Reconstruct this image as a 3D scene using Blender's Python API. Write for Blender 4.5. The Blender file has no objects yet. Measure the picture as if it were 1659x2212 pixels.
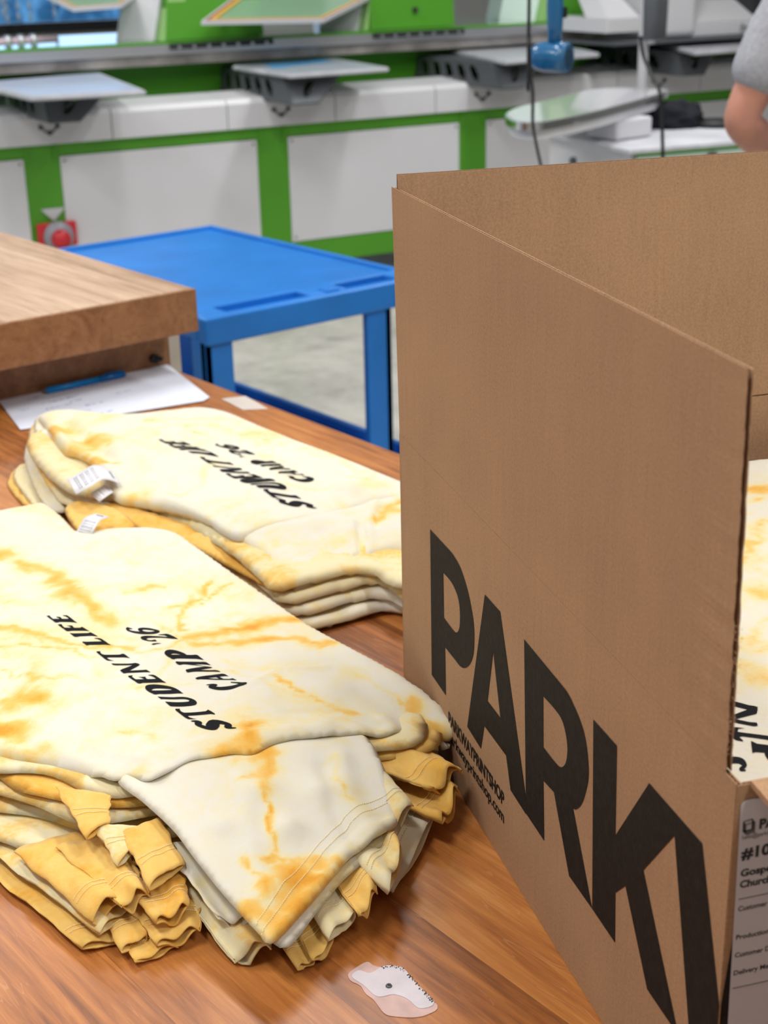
import bpy, bmesh, math, random
import numpy as np
from mathutils import Vector, Matrix, noise
from mathutils.geometry import delaunay_2d_cdt
from mathutils.bvhtree import BVHTree

SC = bpy.context.scene
COL = SC.collection
TZ = 0.90            # table top height
# ------------------------------------------------------------------ camera
cam = bpy.data.cameras.new('camera'); camo = bpy.data.objects.new('camera', cam); COL.objects.link(camo)
Rm = Matrix([[0.775579,0.243907,-0.582226],[-0.630887,0.26818,-0.728053],[-0.021436,0.931981,0.361872]])
camo.matrix_world = Matrix.Translation((0, 0, 1.66)) @ Rm.to_4x4()
cam.sensor_width = 36; cam.sensor_fit = 'HORIZONTAL'; cam.lens = 36*3150/1659
cam.clip_start = 0.02; cam.clip_end = 60
cam.dof.use_dof = True; cam.dof.focus_distance = 1.22; cam.dof.aperture_fstop = 13.0
SC.camera = camo
# ------------------------------------------------------------------ world and lamps
SC.view_settings.view_transform = 'Standard'; SC.view_settings.look = 'None'
SC.view_settings.gamma = 1; SC.view_settings.use_curve_mapping = False
SC.view_settings.exposure = 0.0
W = bpy.data.worlds.new('world'); SC.world = W; W.use_nodes = True
W.node_tree.nodes['Background'].inputs[0].default_value = (.55, .72, 1.0, 1)
W.node_tree.nodes['Background'].inputs[1].default_value = 2.2
CEIL = 4.3
LAMPS = [(-.6, .9, 33), (-.6, 3.4, 30), (2.2, .2, 32), (2.4, 3.1, 34), (5.2, 1.4, 34), (5.2, 4.3, 40), (-1.2, 6.4, 30), (2.2, 6.4, 40), (-3.4, 1.5, 26), (.6, -1.7, 40)]
for (x, y, p) in LAMPS:
    L = bpy.data.lights.new('ceiling_lamp_light', 'AREA'); L.shape = 'RECTANGLE'; L.size = .35; L.size_y = 1.25
    L.energy = p*1.4; L.color = (1.0, .99, .975)
    lo = bpy.data.objects.new('ceiling_lamp_light', L); COL.objects.link(lo); lo.location = (x, y, CEIL-.12)

# ------------------------------------------------------------------ helpers
def mat(name, color, rough=.5, metal=0, spec=.5, bump=0, bscale=100, cvar=0, cscale=8, coat=0, trans=0, emit=None, estr=0, ior=1.45):
    m = bpy.data.materials.new(name); m.use_nodes = True
    nt = m.node_tree; b = nt.nodes['Principled BSDF']
    b.inputs['Base Color'].default_value = (*color, 1); b.inputs['Roughness'].default_value = rough
    b.inputs['Metallic'].default_value = metal; b.inputs['Specular IOR Level'].default_value = spec
    b.inputs['Coat Weight'].default_value = coat; b.inputs['Transmission Weight'].default_value = trans; b.inputs['IOR'].default_value = ior
    if emit: b.inputs['Emission Color'].default_value = (*emit, 1); b.inputs['Emission Strength'].default_value = estr
    if bump or cvar:
        tc = nt.nodes.new('ShaderNodeTexCoord')
        n = nt.nodes.new('ShaderNodeTexNoise'); n.inputs['Scale'].default_value = bscale; n.inputs['Detail'].default_value = 4
        nt.links.new(tc.outputs['Object'], n.inputs['Vector'])
        if bump:
            bp = nt.nodes.new('ShaderNodeBump'); bp.inputs['Strength'].default_value = bump; bp.inputs['Distance'].default_value = .002
            nt.links.new(n.outputs[0], bp.inputs['Height']); nt.links.new(bp.outputs[0], b.inputs['Normal'])
        if cvar:
            n2 = nt.nodes.new('ShaderNodeTexNoise'); n2.inputs['Scale'].default_value = cscale; n2.inputs['Detail'].default_value = 6
            nt.links.new(tc.outputs['Object'], n2.inputs['Vector'])
            r = nt.nodes.new('ShaderNodeValToRGB'); r.color_ramp.elements[0].position = .3; r.color_ramp.elements[1].position = .7
            r.color_ramp.elements[0].color = (*[c*(1-cvar) for c in color], 1); r.color_ramp.elements[1].color = (*[min(1, c*(1+cvar)) for c in color], 1)
            nt.links.new(n2.outputs[0], r.inputs[0]); nt.links.new(r.outputs[0], b.inputs['Base Color'])
    return m

class NT:
    """small node-graph writer"""
    def __init__(s, name):
        s.m = bpy.data.materials.new(name); s.m.use_nodes = True; s.t = s.m.node_tree; s.b = s.t.nodes['Principled BSDF']
    def n(s, typ, ins=None, **kw):
        nd = s.t.nodes.new(typ)
        for k, v in kw.items(): setattr(nd, k, v)
        for k, v in (ins or {}).items():
            if hasattr(v, 'is_linked') or isinstance(v, bpy.types.NodeSocket): s.t.links.new(v, nd.inputs[k])
            else: nd.inputs[k].default_value = v
        return nd
    def link(s, a, b): s.t.links.new(a, b)
    def ramp(s, fac, stops):
        r = s.t.nodes.new('ShaderNodeValToRGB'); e = r.color_ramp.elements
        while len(e) < len(stops): e.new(.5)
        for el, (p, c) in zip(e, stops): el.position = p; el.color = (*c, 1) if len(c) == 3 else c
        s.link(fac, r.inputs[0]); return r.outputs[0]
    def math(s, op, a, b=0, clamp=False):
        return s.n('ShaderNodeMath', {0: a, 1: b}, operation=op, use_clamp=clamp).outputs[0]
    def noise(s, vec, scale, detail=3, rough=.5, dist=0):
        return s.n('ShaderNodeTexNoise', {'Vector': vec, 'Scale': scale, 'Detail': detail, 'Roughness': rough, 'Distortion': dist}).outputs[0]

def obj(name, bm_or_me, m=None, parent=None, smooth=False):
    if isinstance(bm_or_me, bmesh.types.BMesh):
        bmesh.ops.recalc_face_normals(bm_or_me, faces=bm_or_me.faces[:])
        me = bpy.data.meshes.new(name); bm_or_me.to_mesh(me); bm_or_me.free()
    else: me = bm_or_me
    o = bpy.data.objects.new(name, me); COL.objects.link(o)
    if m: me.materials.append(m)
    if smooth:
        for p in me.polygons: p.use_smooth = True
    if parent: o.parent = parent
    return o
def tag(o, label=None, cat=None, group=None, kind=None):
    if label: o['label'] = label
    if cat: o['category'] = cat
    if group: o['group'] = group
    if kind: o['kind'] = kind
    return o
def thing(name, label, cat, loc=(0, 0, 0), rz=0, group=None):
    o = bpy.data.objects.new(name, None); COL.objects.link(o); o.location = loc; o.rotation_euler = (0, 0, rz)
    o.empty_display_size = .05
    return tag(o, label, cat, group)
def box(bm, lo, hi, bev=0, M=None):
    r = bmesh.ops.create_cube(bm, size=1)
    vs = r['verts']
    c = [(a+b)/2 for a, b in zip(lo, hi)]; s = [abs(b-a) for a, b in zip(lo, hi)]
    for v in vs: v.co = Vector((v.co.x*s[0]+c[0], v.co.y*s[1]+c[1], v.co.z*s[2]+c[2]))
    if bev:
        es = list({e for v in vs for e in v.link_edges})
        rr = bmesh.ops.bevel(bm, geom=es, offset=bev, segments=2, affect='EDGES', profile=.5)
        vs = list({v for f in rr['faces'] for v in f.verts} | {v for v in vs if v.is_valid})
    if M:
        for v in vs: v.co = M @ v.co
    return bm
def bx(lo, hi, bev=0, M=None): return box(bmesh.new(), lo, hi, bev, M)
def prism(bm, pts, d, bev=0):
    """closed polygon of 3-D points pushed along vector d"""
    a = [bm.verts.new(p) for p in pts]; b = [bm.verts.new(Vector(p)+Vector(d)) for p in pts]
    n = len(a)
    bm.faces.new(a[::-1]); bm.faces.new(b)
    fs = []
    for i in range(n): fs.append(bm.faces.new((a[i], a[(i+1) % n], b[(i+1) % n], b[i])))
    if bev:
        bmesh.ops.bevel(bm, geom=list({e for v in a+b for e in v.link_edges}), offset=bev, segments=2, affect='EDGES')
    return bm
def pr(pts, d, bev=0): return prism(bmesh.new(), pts, d, bev)
def hexa(bm, c8):
    """eight corners: bottom four then top four"""
    v = [bm.verts.new(p) for p in c8]
    for f in ((3, 2, 1, 0), (4, 5, 6, 7), (0, 1, 5, 4), (1, 2, 6, 5), (2, 3, 7, 6), (3, 0, 4, 7)): bm.faces.new([v[i] for i in f])
    return bm
def tube(bm, pts, r, seg=10, caps=True):
    pts = [Vector(p) for p in pts]; rs = r if isinstance(r, (list, tuple)) else [r]*len(pts)
    rings = []; up = Vector((0, 0, 1))
    for i, p in enumerate(pts):
        t = (pts[min(i+1, len(pts)-1)]-pts[max(i-1, 0)]).normalized()
        a = t.cross(up if abs(t.dot(up)) < .95 else Vector((1, 0, 0))).normalized(); b = t.cross(a)
        rings.append([bm.verts.new(p+rs[i]*(math.cos(k*2*math.pi/seg)*a+math.sin(k*2*math.pi/seg)*b)) for k in range(seg)])
    for u, v in zip(rings, rings[1:]):
        for k in range(seg): bm.faces.new((u[k], u[(k+1) % seg], v[(k+1) % seg], v[k]))
    if caps: bm.faces.new(rings[0][::-1]); bm.faces.new(rings[-1])
    return bm
def spline(pts, n=8):
    P = [Vector(p) for p in pts]; out = []
    for i in range(len(P)-1):
        a, b, c, d = P[max(i-1, 0)], P[i], P[i+1], P[min(i+2, len(P)-1)]
        for k in range(n):
            t = k/n; out.append(.5*((2*b)+(c-a)*t+(2*a-5*b+4*c-d)*t*t+(3*b-a-3*c+d)*t**3))
    out.append(P[-1]); return out
def resample(pts, step, closed=True):
    P = [np.array(p, float) for p in pts]
    if closed: P.append(P[0])
    out = []; 
    L = [0]
    for a, b in zip(P, P[1:]): L.append(L[-1]+np.linalg.norm(b[:2]-a[:2]))
    n = max(3, int(L[-1]/step)); P = np.array(P)
    ts = np.linspace(0, L[-1], n+1)
    R = np.stack([np.interp(ts, L, P[:, k]) for k in range(P.shape[1])], 1)
    return R[:-1] if closed else R
def crc(pts, n=6):
    """closed Catmull-Rom; a point given as a 4-tuple ending in 1 stays sharp"""
    P = [np.array(p[:3], float) for p in pts]; S = [len(p) > 3 for p in pts]; N = len(P); out = []
    for i in range(N):
        a, b, c, d = P[i-1], P[i], P[(i+1) % N], P[(i+2) % N]
        if S[i]: a = b-(c-b)*.3
        if S[(i+1) % N]: d = c+(c-b)*.3
        for k in range(n):
            t = k/n; out.append(.5*((2*b)+(c-a)*t+(2*a-5*b+4*c-d)*t*t+(3*b-a-3*c+d)*t**3))
    return out
def inpoly(X, Y, poly):
    c = np.zeros(X.shape, bool); n = len(poly)
    for i in range(n):
        x1, y1 = poly[i][:2]; x2, y2 = poly[i-1][:2]
        if y1 == y2: continue
        c ^= ((y1 > Y) != (y2 > Y)) & (X < (x2-x1)*(Y-y1)/(y2-y1)+x1)
    return c
def segdist(X, Y, pts, closed=False):
    D = np.full(X.shape, 9.0); n = len(pts)
    for i in range(n if closed else n-1):
        ax, ay = pts[i][:2]; bx_, by = pts[(i+1) % n][:2]
        dx, dy = bx_-ax, by-ay; l = dx*dx+dy*dy+1e-12
        t = np.clip(((X-ax)*dx+(Y-ay)*dy)/l, 0, 1)
        D = np.minimum(D, np.hypot(X-ax-t*dx, Y-ay-t*dy))
    return D
def fbm(x, y, z=0, s=1.0, o=3):
    return noise.fractal(Vector((x*s, y*s, z)), 1.0, 2.0, o)
# ------------------------------------------------------------------ materials
def tiedye(name, bias, gain, seed, scale=9):
    g = NT(name); tc = g.n('ShaderNodeTexCoord'); oi = g.n('ShaderNodeObjectInfo')
    mp = g.n('ShaderNodeMapping', {'Vector': tc.outputs['Object'], 'Location': (seed*3.7, seed*1.3, seed*.7), 'Scale': (1, 1, 1)})
    rnd = g.n('ShaderNodeVectorMath', {0: mp.outputs[0]}, operation='ADD')
    sc = g.math('MULTIPLY', oi.outputs['Random'], 7.0); g.link(sc, rnd.inputs[1])
    v = rnd.outputs[0]
    n1 = g.noise(v, scale, 4, .6, 1.2)
    vor = g.noise(v, scale*3.2, 5, .65, 2.0)
    fine = g.noise(v, 210, 4, .7)
    mid = g.noise(v, 55, 5, .65, 1.0)
    mott = g.n('ShaderNodeMapRange', {'Value': g.math('ADD', g.math('MULTIPLY', n1, .7), g.math('MULTIPLY', vor, .3)), 'From Min': .47, 'From Max': .68}).outputs[0]
    at = g.n('ShaderNodeAttribute', attribute_name='dye')
    s = g.math('ADD', at.outputs['Fac'], g.math('MULTIPLY', mott, gain))
    s = g.math('ADD', s, bias)
    s = g.math('ADD', s, g.math('MULTIPLY', g.math('SUBTRACT', mid, .5), .42))
    s = g.math('ADD', s, g.math('MULTIPLY', g.math('SUBTRACT', fine, .5), .16), True)
    col = g.ramp(s, [(0, (.70, .665, .575)), (.14, (.71, .655, .50)), (.32, (.74, .63, .35)), (.55, (.77, .50, .145)), (.85, (.74, .38, .055)), (1, (.68, .30, .03))])  # gold stops extra saturated: warm bounce between layers painted into the dye
    g.link(col, g.b.inputs['Base Color'])
    g.b.inputs['Roughness'].default_value = .92; g.b.inputs['Specular IOR Level'].default_value = .15
    g.b.inputs['Sheen Weight'].default_value = .15; g.b.inputs['Sheen Roughness'].default_value = .5
    bn = g.math('ADD', g.math('MULTIPLY', g.noise(tc.outputs['Object'], 1300, 2), .5), g.math('MULTIPLY', g.noise(tc.outputs['Object'], 160, 4), 1.0))
    bp = g.n('ShaderNodeBump', {'Height': bn, 'Strength': .35, 'Distance': .0012}); g.link(bp.outputs[0], g.b.inputs['Normal'])
    return g.m
M_PALE = tiedye('pale_tie_dye_cotton', .035, .38, 1, 6)
M_MID = tiedye('yellow_dye_warm_bounce_cotton', .27, .50, 5, 8)  # yellow dye, bias raised to paint in warm tone of shaded layers
M_GOLD = tiedye('golden_dye_warm_bounce_cotton', .60, .36, 9, 9)  # golden dye plus bounce light from neighbouring folds put into the colour
M_INK = mat('black_print_ink', (.006, .006, .008), .75, spec=.15, bump=.3, bscale=700)
M_THREAD = mat('sewing_thread', (.93, .80, .50), .8)

def cardboard(name, base, seed=0):
    g = NT(name); tc = g.n('ShaderNodeTexCoord')
    mp = g.n('ShaderNodeMapping', {'Vector': tc.outputs['Object'], 'Location': (seed, seed, 0)})
    v = mp.outputs[0]
    mp2 = g.n('ShaderNodeMapping', {'Vector': v, 'Scale': (1, 1, .06)})
    fib = g.noise(v, 420, 6, .75); streak = g.noise(mp2.outputs[0], 210, 3, .6); big = g.noise(v, 9, 4)
    speck = g.n('ShaderNodeTexVoronoi', {'Vector': v, 'Scale': 150.0, 'Randomness': 1.0}, feature='F1')
    sp = g.math('LESS_THAN', speck.outputs['Distance'], .085)
    s = g.math('ADD', g.math('MULTIPLY', fib, .68), g.math('MULTIPLY', streak, .12)); s = g.math('ADD', s, g.math('MULTIPLY', big, .2))
    lo = tuple(c*.74 for c in base); hi = tuple(c*1.22 for c in base)
    col = g.ramp(s, [(.34, lo), (.5, base), (.66, hi)])
    n3 = g.noise(v, 31, 2); pick = g.math('MULTIPLY', sp, g.math('GREATER_THAN', n3, .57))
    mx = g.n('ShaderNodeMix', {'Factor': g.math('MULTIPLY', pick, .45), 'A': col, 'B': (.12, .06, .03, 1)}, data_type='RGBA')
    mx.inputs[0].default_value = 0; g.link(g.math('MULTIPLY', pick, .45), mx.inputs[0]); g.link(col, mx.inputs[6]); mx.inputs[7].default_value = (.10, .05, .025, 1)
    g.link(mx.outputs[2], g.b.inputs['Base Color'])
    g.b.inputs['Roughness'].default_value = .78; g.b.inputs['Specular IOR Level'].default_value = .25
    wv = g.n('ShaderNodeTexWave', {'Vector': v, 'Scale': 22.0, 'Distortion': .6, 'Detail': 1.0}, wave_type='BANDS', bands_direction='X')
    bp = g.n('ShaderNodeBump', {'Height': g.math('ADD', g.math('MULTIPLY', wv.outputs[0], .22), g.math('MULTIPLY', fib, .5)), 'Strength': .25, 'Distance': .001}); g.link(bp.outputs[0], g.b.inputs['Normal'])
    return g.m
M_KRAFT = cardboard('kraft_cardboard', (.385, .225, .122))
M_KRAFT_IN = cardboard('kraft_cardboard_inner', (.45, .27, .155), 3)
M_FLUTE = mat('corrugated_core', (.33, .17, .09), .9, bump=.4, bscale=300, cvar=.25, cscale=60)
M_BOXINK = mat('flexo_print_ink', (.014, .011, .009), .7, spec=.2, bump=.2, bscale=420, cvar=.35, cscale=120)

def planks(name, cols, pw, scale=1, rough=.42, seed=0, scratch=True, coat=0):
    """solid timber, grain along Y, boards pw wide across X"""
    g = NT(name); tc = g.n('ShaderNodeTexCoord')
    mp = g.n('ShaderNodeMapping', {'Vector': tc.outputs['Object'], 'Location': (seed, seed*.5, 0)}); v = mp.outputs[0]
    sx = g.n('ShaderNodeSeparateXYZ', {0: v})
    u = g.math('DIVIDE', sx.outputs[0], pw); fl = g.math('FLOOR', u); fr = g.math('SUBTRACT', u, fl)
    wn = g.n('ShaderNodeTexWhiteNoise', {'W': fl}, noise_dimensions='1D').outputs[0]
    cb = g.n('ShaderNodeCombineXYZ', {0: sx.outputs[0], 1: g.math('ADD', sx.outputs[1], g.math('MULTIPLY', wn, 13.0)), 2: sx.outputs[2]})
    mg = g.n('ShaderNodeMapping', {'Vector': cb.outputs[0], 'Scale': (1, .07, 1)})
    gr = g.noise(mg.outputs[0], 120*scale, 6, .65, .8); gr2 = g.noise(mg.outputs[0], 22*scale, 4, .55, 2.2); big = g.noise(v, 2.6, 3)
    s = g.math('ADD', g.math('MULTIPLY', gr, .35), g.math('MULTIPLY', gr2, .4)); s = g.math('ADD', s, g.math('MULTIPLY', big, .25))
    s = g.math('ADD', s, g.math('MULTIPLY', g.math('SUBTRACT', wn, .5), .10))
    col = g.ramp(s, [(.36, cols[0]), (.47, cols[1]), (.57, cols[2]), (.68, cols[3])])
    seam = g.math('LESS_THAN', g.math('ABSOLUTE', g.math('SUBTRACT', fr, .5)), .4985); inv = g.math('SUBTRACT', 1.0, seam)
    mx = g.n('ShaderNodeMix', data_type='RGBA'); g.link(g.math('MULTIPLY', inv, .7), mx.inputs[0]); g.link(col, mx.inputs[6]); mx.inputs[7].default_value = (*[c*.45 for c in cols[0]], 1)
    out = mx.outputs[2]
    if scratch:
        tot = None
        for k, (rot, sc_, th) in enumerate([((0, 0, .55), (26, 1.3, 1), .016), ((0, 0, -.9), (20, 1.1, 1), .012), ((0, 0, 1.4), (24, 1.6, 1), .010)]):
            m2 = g.n('ShaderNodeMapping', {'Vector': v, 'Rotation': rot, 'Scale': sc_})
            nn = g.noise(m2.outputs[0], 3.1, 1, .4, .3)
            a = g.math('LESS_THAN', g.math('ABSOLUTE', g.math('SUBTRACT', nn, .5)), th*.35)
            msk = g.math('GREATER_THAN', g.noise(v, 9+k*3, 2), .56)
            a = g.math('MULTIPLY', a, msk); tot = a if tot is None else g.math('MAXIMUM', tot, a)
        mx2 = g.n('ShaderNodeMix', data_type='RGBA'); g.link(g.math('MULTIPLY', tot, .2), mx2.inputs[0]); g.link(out, mx2.inputs[6]); mx2.inputs[7].default_value = (.72, .42, .22, 1)
        out = mx2.outputs[2]
    g.link(out, g.b.inputs['Base Color'])
    g.link(g.n('ShaderNodeMapRange', {'Value': big, 'To Min': rough-.06, 'To Max': rough+.1}).outputs[0], g.b.inputs['Roughness'])
    bp = g.n('ShaderNodeBump', {'Height': gr, 'Strength': .12, 'Distance': .001}); g.link(bp.outputs[0], g.b.inputs['Normal'])
    g.b.inputs['Coat Weight'].default_value = coat; g.b.inputs['Coat Roughness'].default_value = .28
    return g.m
M_TABLE = planks('varnished_table_timber', [(.17, .050, .010), (.36, .118, .024), (.51, .190, .042), (.64, .29, .085)], .113, seed=.0725, coat=.35)
M_BUTCHER = planks('butcher_block_timber', [(.27, .16, .095), (.41, .26, .16), (.53, .36, .24), (.64, .47, .33)], .045, .8, .55, 3.1, scratch=False)
M_BENCH_EDGE = planks('bench_edge_timber', [(.15, .062, .022), (.24, .105, .040), (.31, .145, .060), (.38, .20, .09)], 3.0, .7, .5, 1.3, scratch=False)

M_WHITE = mat('white_powder_coat', (.70, .70, .735), .34, bump=.05, bscale=300)
M_GREEN = mat('green_powder_coat', (.085, .33, .022), .4)
M_LGREEN = mat('pale_green_acrylic', (.36, .62, .22), .3)
M_ALU = mat('brushed_aluminium', (.62, .63, .67), .32, metal=.85, bump=.08, bscale=200)
M_DARKALU = mat('grey_cast_aluminium', (.115, .125, .14), .5, metal=.25)
M_DARK = mat('dark_rail_plastic', (.03, .032, .036), .5)
M_GREYDIRT = mat('worn_grey_rail', (.30, .28, .27), .6, cvar=.5, cscale=5)
M_GLASSTOP = mat('green_tinted_glass_top', (.30, .50, .36), .06, spec=.9, coat=.6)
M_MINT = mat('mint_glass_panel', (.62, .78, .70), .15, spec=.6)
M_PALLET = mat('worn_pallet_surface', (.60, .61, .66), .45, cvar=.14, cscale=9)
M_CHROME = mat('polished_chrome', (.85, .86, .88), .08, metal=1)
M_BLUE = mat('blue_cart_plastic', (.016, .185, .60), .36, bump=.12, bscale=260, cvar=.12, cscale=5)
M_DRYER = mat('glossy_blue_plastic', (.015, .13, .30), .22, coat=.5)
M_BLACK = mat('black_rubber', (.012, .012, .014), .5)
M_NAVY = mat('navy_black_cotton', (.008, .009, .016), .95, bump=.5, bscale=60)
M_RED = mat('red_button', (.62, .03, .04), .35)
M_REDFR = mat('red_frame_tape', (.32, .05, .06), .5)
M_YEL = mat('yellow_frame_tape', (.78, .50, .10), .5)
M_MESH = mat('green_screen_mesh', (.23, .40, .25), .35)
M_PAPER = mat('white_paper', (.70, .73, .84), .7)
M_TAG = mat('white_satin_label', (.80, .79, .82), .45)
M_TAGINK = mat('grey_label_print', (.25, .25, .29), .6)
M_PINKRES = mat('pinkish_glue_residue', (.62, .42, .38), .55, cvar=.15, cscale=60)
M_RESID = mat('torn_white_paper_residue', (.66, .60, .63), .6, cvar=.08, cscale=60)
M_TAPE = mat('clear_worn_tape', (.62, .55, .50), .35)
M_SKIN = mat('skin', (.58, .27, .19), .5, bump=.15, bscale=90, cvar=.12, cscale=14)
M_TEE = mat('heather_grey_jersey', (.40, .41, .45), .95, bump=.3, bscale=400, cvar=.16, cscale=120)
M_JEANS = mat('dark_denim', (.03, .04, .07), .9)
M_HAIR = mat('brown_hair', (.05, .03, .02), .6)
M_LABEL = mat('white_shipping_label', (.60, .585, .61), .45)
M_LINK = mat('label_print_black', (.015, .015, .017), .5)

# ------------------------------------------------------------------ cloth
def warp_dye(X, Y, blobs, lines, seed=0, wa=.013, ws=26):
    Xw = X.copy(); Yw = Y.copy(); N = np.zeros(len(X))
    for i in range(len(X)):
        a = noise.noise_vector(Vector((X[i]*ws, Y[i]*ws, seed)))+.6*noise.noise_vector(Vector((X[i]*ws*2.7, Y[i]*ws*2.7, seed+9)))
        Xw[i] += wa*a.x; Yw[i] += wa*a.y; N[i] = a.z
    D = np.zeros(len(X))
    for (x, y, r, s) in blobs: D = np.maximum(D, s*np.exp(-(((Xw-x)**2+(Yw-y)**2)/(1.7*r*r))**1.1))
    H = np.zeros(len(X))
    for (w, s, pts) in lines:
        q = segdist(Xw, Yw, pts); D = np.maximum(D, s*np.exp(-(q/(w*1.75))**1.5)); H = np.maximum(H, s*np.exp(-(q/(w*4))**2))
    for (x, y, r, s) in blobs: H = np.maximum(H, s*np.exp(-((X-x)**2+(Y-y)**2)/(4.5*r*r)))
    return np.maximum(D*(.95+.3*N), .19*H)
def idw(X, Y, pts, p=2.6):
    P = np.array([q[:3] for q in pts])
    w = 1/(np.hypot(X[:, None]-P[None, :, 0], Y[:, None]-P[None, :, 1])+.004)**p
    return (w*P[None, :, 2]).sum(1)/w.sum(1)
def cloth(name, outline, t, m, parent, res=.007, ctrl=(), ridges=(), wr=.0012, ws=14, dye=None, seed=0, rr=1.0, wob=0.0, aniso=(1, 1), sharp=False, soft=None):
    """closed slab of soft folded cloth with rounded edges.  outline: points (x, y, z of the edge's middle[, 1 = corner])"""
    O = resample(outline if sharp else crc(outline), res)
    n = len(O); xs, ys = O[:, 0], O[:, 1]
    gx = np.arange(xs.min(), xs.max(), res); gy = np.arange(ys.min(), ys.max(), res*.87)
    GX, GY = np.meshgrid(gx, gy); GX = GX+(np.arange(len(gy)) % 2)[:, None]*res*.5
    GX = GX.ravel(); GY = GY.ravel()
    k = inpoly(GX, GY, O); GX = GX[k]; GY = GY[k]
    d = segdist(GX, GY, O, True); k = d > res*.55; GX = GX[k]; GY = GY[k]
    co = [Vector((float(a), float(b))) for a, b in zip(np.r_[xs, GX], np.r_[ys, GY])]
    vo, _, fo, *_ = delaunay_2d_cdt(co, [(i, (i+1) % n) for i in range(n)], [list(range(n))], 1, 1e-7)
    X = np.array([v.x for v in vo]); Y = np.array([v.y for v in vo])
    D = segdist(X, Y, O, True); D[D < 1e-5] = 0
    step = max(1, n//70)
    Z = idw(X, Y, [tuple(o) for o in O[::step]]+list(ctrl))
    R = max(t*rr*1.4, res)
    h = t*np.sqrt(np.clip(1-(1-np.clip(D/R, 0, 1))**2, 0, 1))
    if soft: h = h*(1-soft[1]*np.exp(-(segdist(X, Y, soft[0])/soft[2])**2))
    fade = np.clip(D/.02, 0, 1)
    Wk = np.array([fbm(x*aniso[0], y*aniso[1], seed*3.1, ws) for x, y in zip(X, Y)])
    Wz = Wk*wr*(.35+.65*fade)
    if wob: Wz = Wz+np.array([noise.noise(Vector((x*30, y*30, seed*7.7))) for x, y in zip(X, Y)])*wob*(1-.7*fade)
    for (w, amp, pts) in ridges:
        Wz = Wz+amp*np.exp(-(segdist(X, Y, pts)/w)**2)
    N = len(X); edge = D == 0
    verts = [(X[i], Y[i], Z[i]+h[i]+Wz[i]) for i in range(N)]
    low = {}
    for i in range(N):
        if edge[i]: low[i] = i
        else: low[i] = len(verts); verts.append((X[i], Y[i], Z[i]-h[i]+Wz[i]*.5))
    faces = []
    for f in fo:
        f = list(f)
        a, b, c = [vo[q] for q in f[:3]]
        if (b-a).cross(c-a) < 0: f = f[::-1]
        faces.append(f); faces.append([low[q] for q in f[::-1]])
    me = bpy.data.meshes.new(name); me.from_pydata(verts, [], faces); me.validate(); me.update()
    if dye:
        q = np.zeros(len(verts)); q[:N] = warp_dye(X, Y, dye[0], dye[1], seed)
        for i in range(N):
            if not edge[i]: q[low[i]] = q[i]
        at = me.attributes.new('dye', 'FLOAT', 'POINT'); at.data.foreach_set('value', q.astype(np.float32))
    return obj(name, me, m, parent, smooth=True)
def sleeve(rL, rR, hR, hL, T, m, parent, amp=.004, k=1.0, ph=0, nu=22, nv=14, sag=0, ruf=.004, seed=0, stitch=True, name='sleeve', mouth=1.0):
    """flattened sleeve tube, open at the hem; corners root-left, root-right, hem-right, hem-left"""
    rL, rR, hR, hL = map(Vector, (rL, rR, hR, hL))
    def P(u, v, side):
        p = (rL*(1-u)+rR*u)*(1-v)+(hL*(1-u)+hR*u)*v
        e = max(0, 1-(2*u-1)**2)**.5
        Tv = T*(.5+.5*v*mouth)
        z = side*Tv*e + amp*v*math.sin(2*math.pi*k*u+ph+.5*side) - sag*4*v*(1-v)*0 + sag*v*v*-1
        z += .6*amp*noise.noise(Vector((u*4, v*3, seed*5.3)))
        q = p+Vector((0, 0, z))
        ax = (hL+hR-rL-rR).normalized()
        q += ax*(.3*ruf*v**4*math.sin(2*math.pi*(k*1.3)*u+ph*1.7+side))
        ac = (rR-rL+hR-hL).normalized()
        q += ac*(.003*noise.noise(Vector((v*5, u*2, seed*2.2+side*.3))))
        q.z = max(q.z, TZ+.0022+(.0016 if side > 0 else 0))
        return q
    bm = bmesh.new(); rows = []
    for j in range(nv+1):
        v = j/nv
        rows.append([bm.verts.new(P(.5-.5*math.cos(math.pi*i/nu), v, 1)) for i in range(nu+1)]+[bm.verts.new(P(.5-.5*math.cos(math.pi*i/nu), v, -1)) for i in range(nu-1, 0, -1)])
    L = len(rows[0])
    for a, b in zip(rows, rows[1:]):
        for i in range(L): bm.faces.new((a[i], a[(i+1) % L], b[(i+1) % L], b[i]))
    o = obj(name, bm, m, parent, smooth=True)
    so = o.modifiers.new('thickness', 'SOLIDIFY'); so.thickness = .0014; so.offset = -1
    if stitch:
        bm = bmesh.new(); ln = ((hL+hR-rL-rR)/2).length
        for off in (.022, .028):
            v = 1-off/max(ln, .05); n = 34
            for i in range(2, n-1):
                u0, u1 = i/n, (i+.55)/n
                a, b = P(u0, v, 1)+Vector((0, 0, .0007)), P(u1, v, 1)+Vector((0, 0, .0007))
                tube(bm, [a, b], .00045, 4)
        obj('hem_stitching', bm, M_THREAD, o)
    return o

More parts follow.
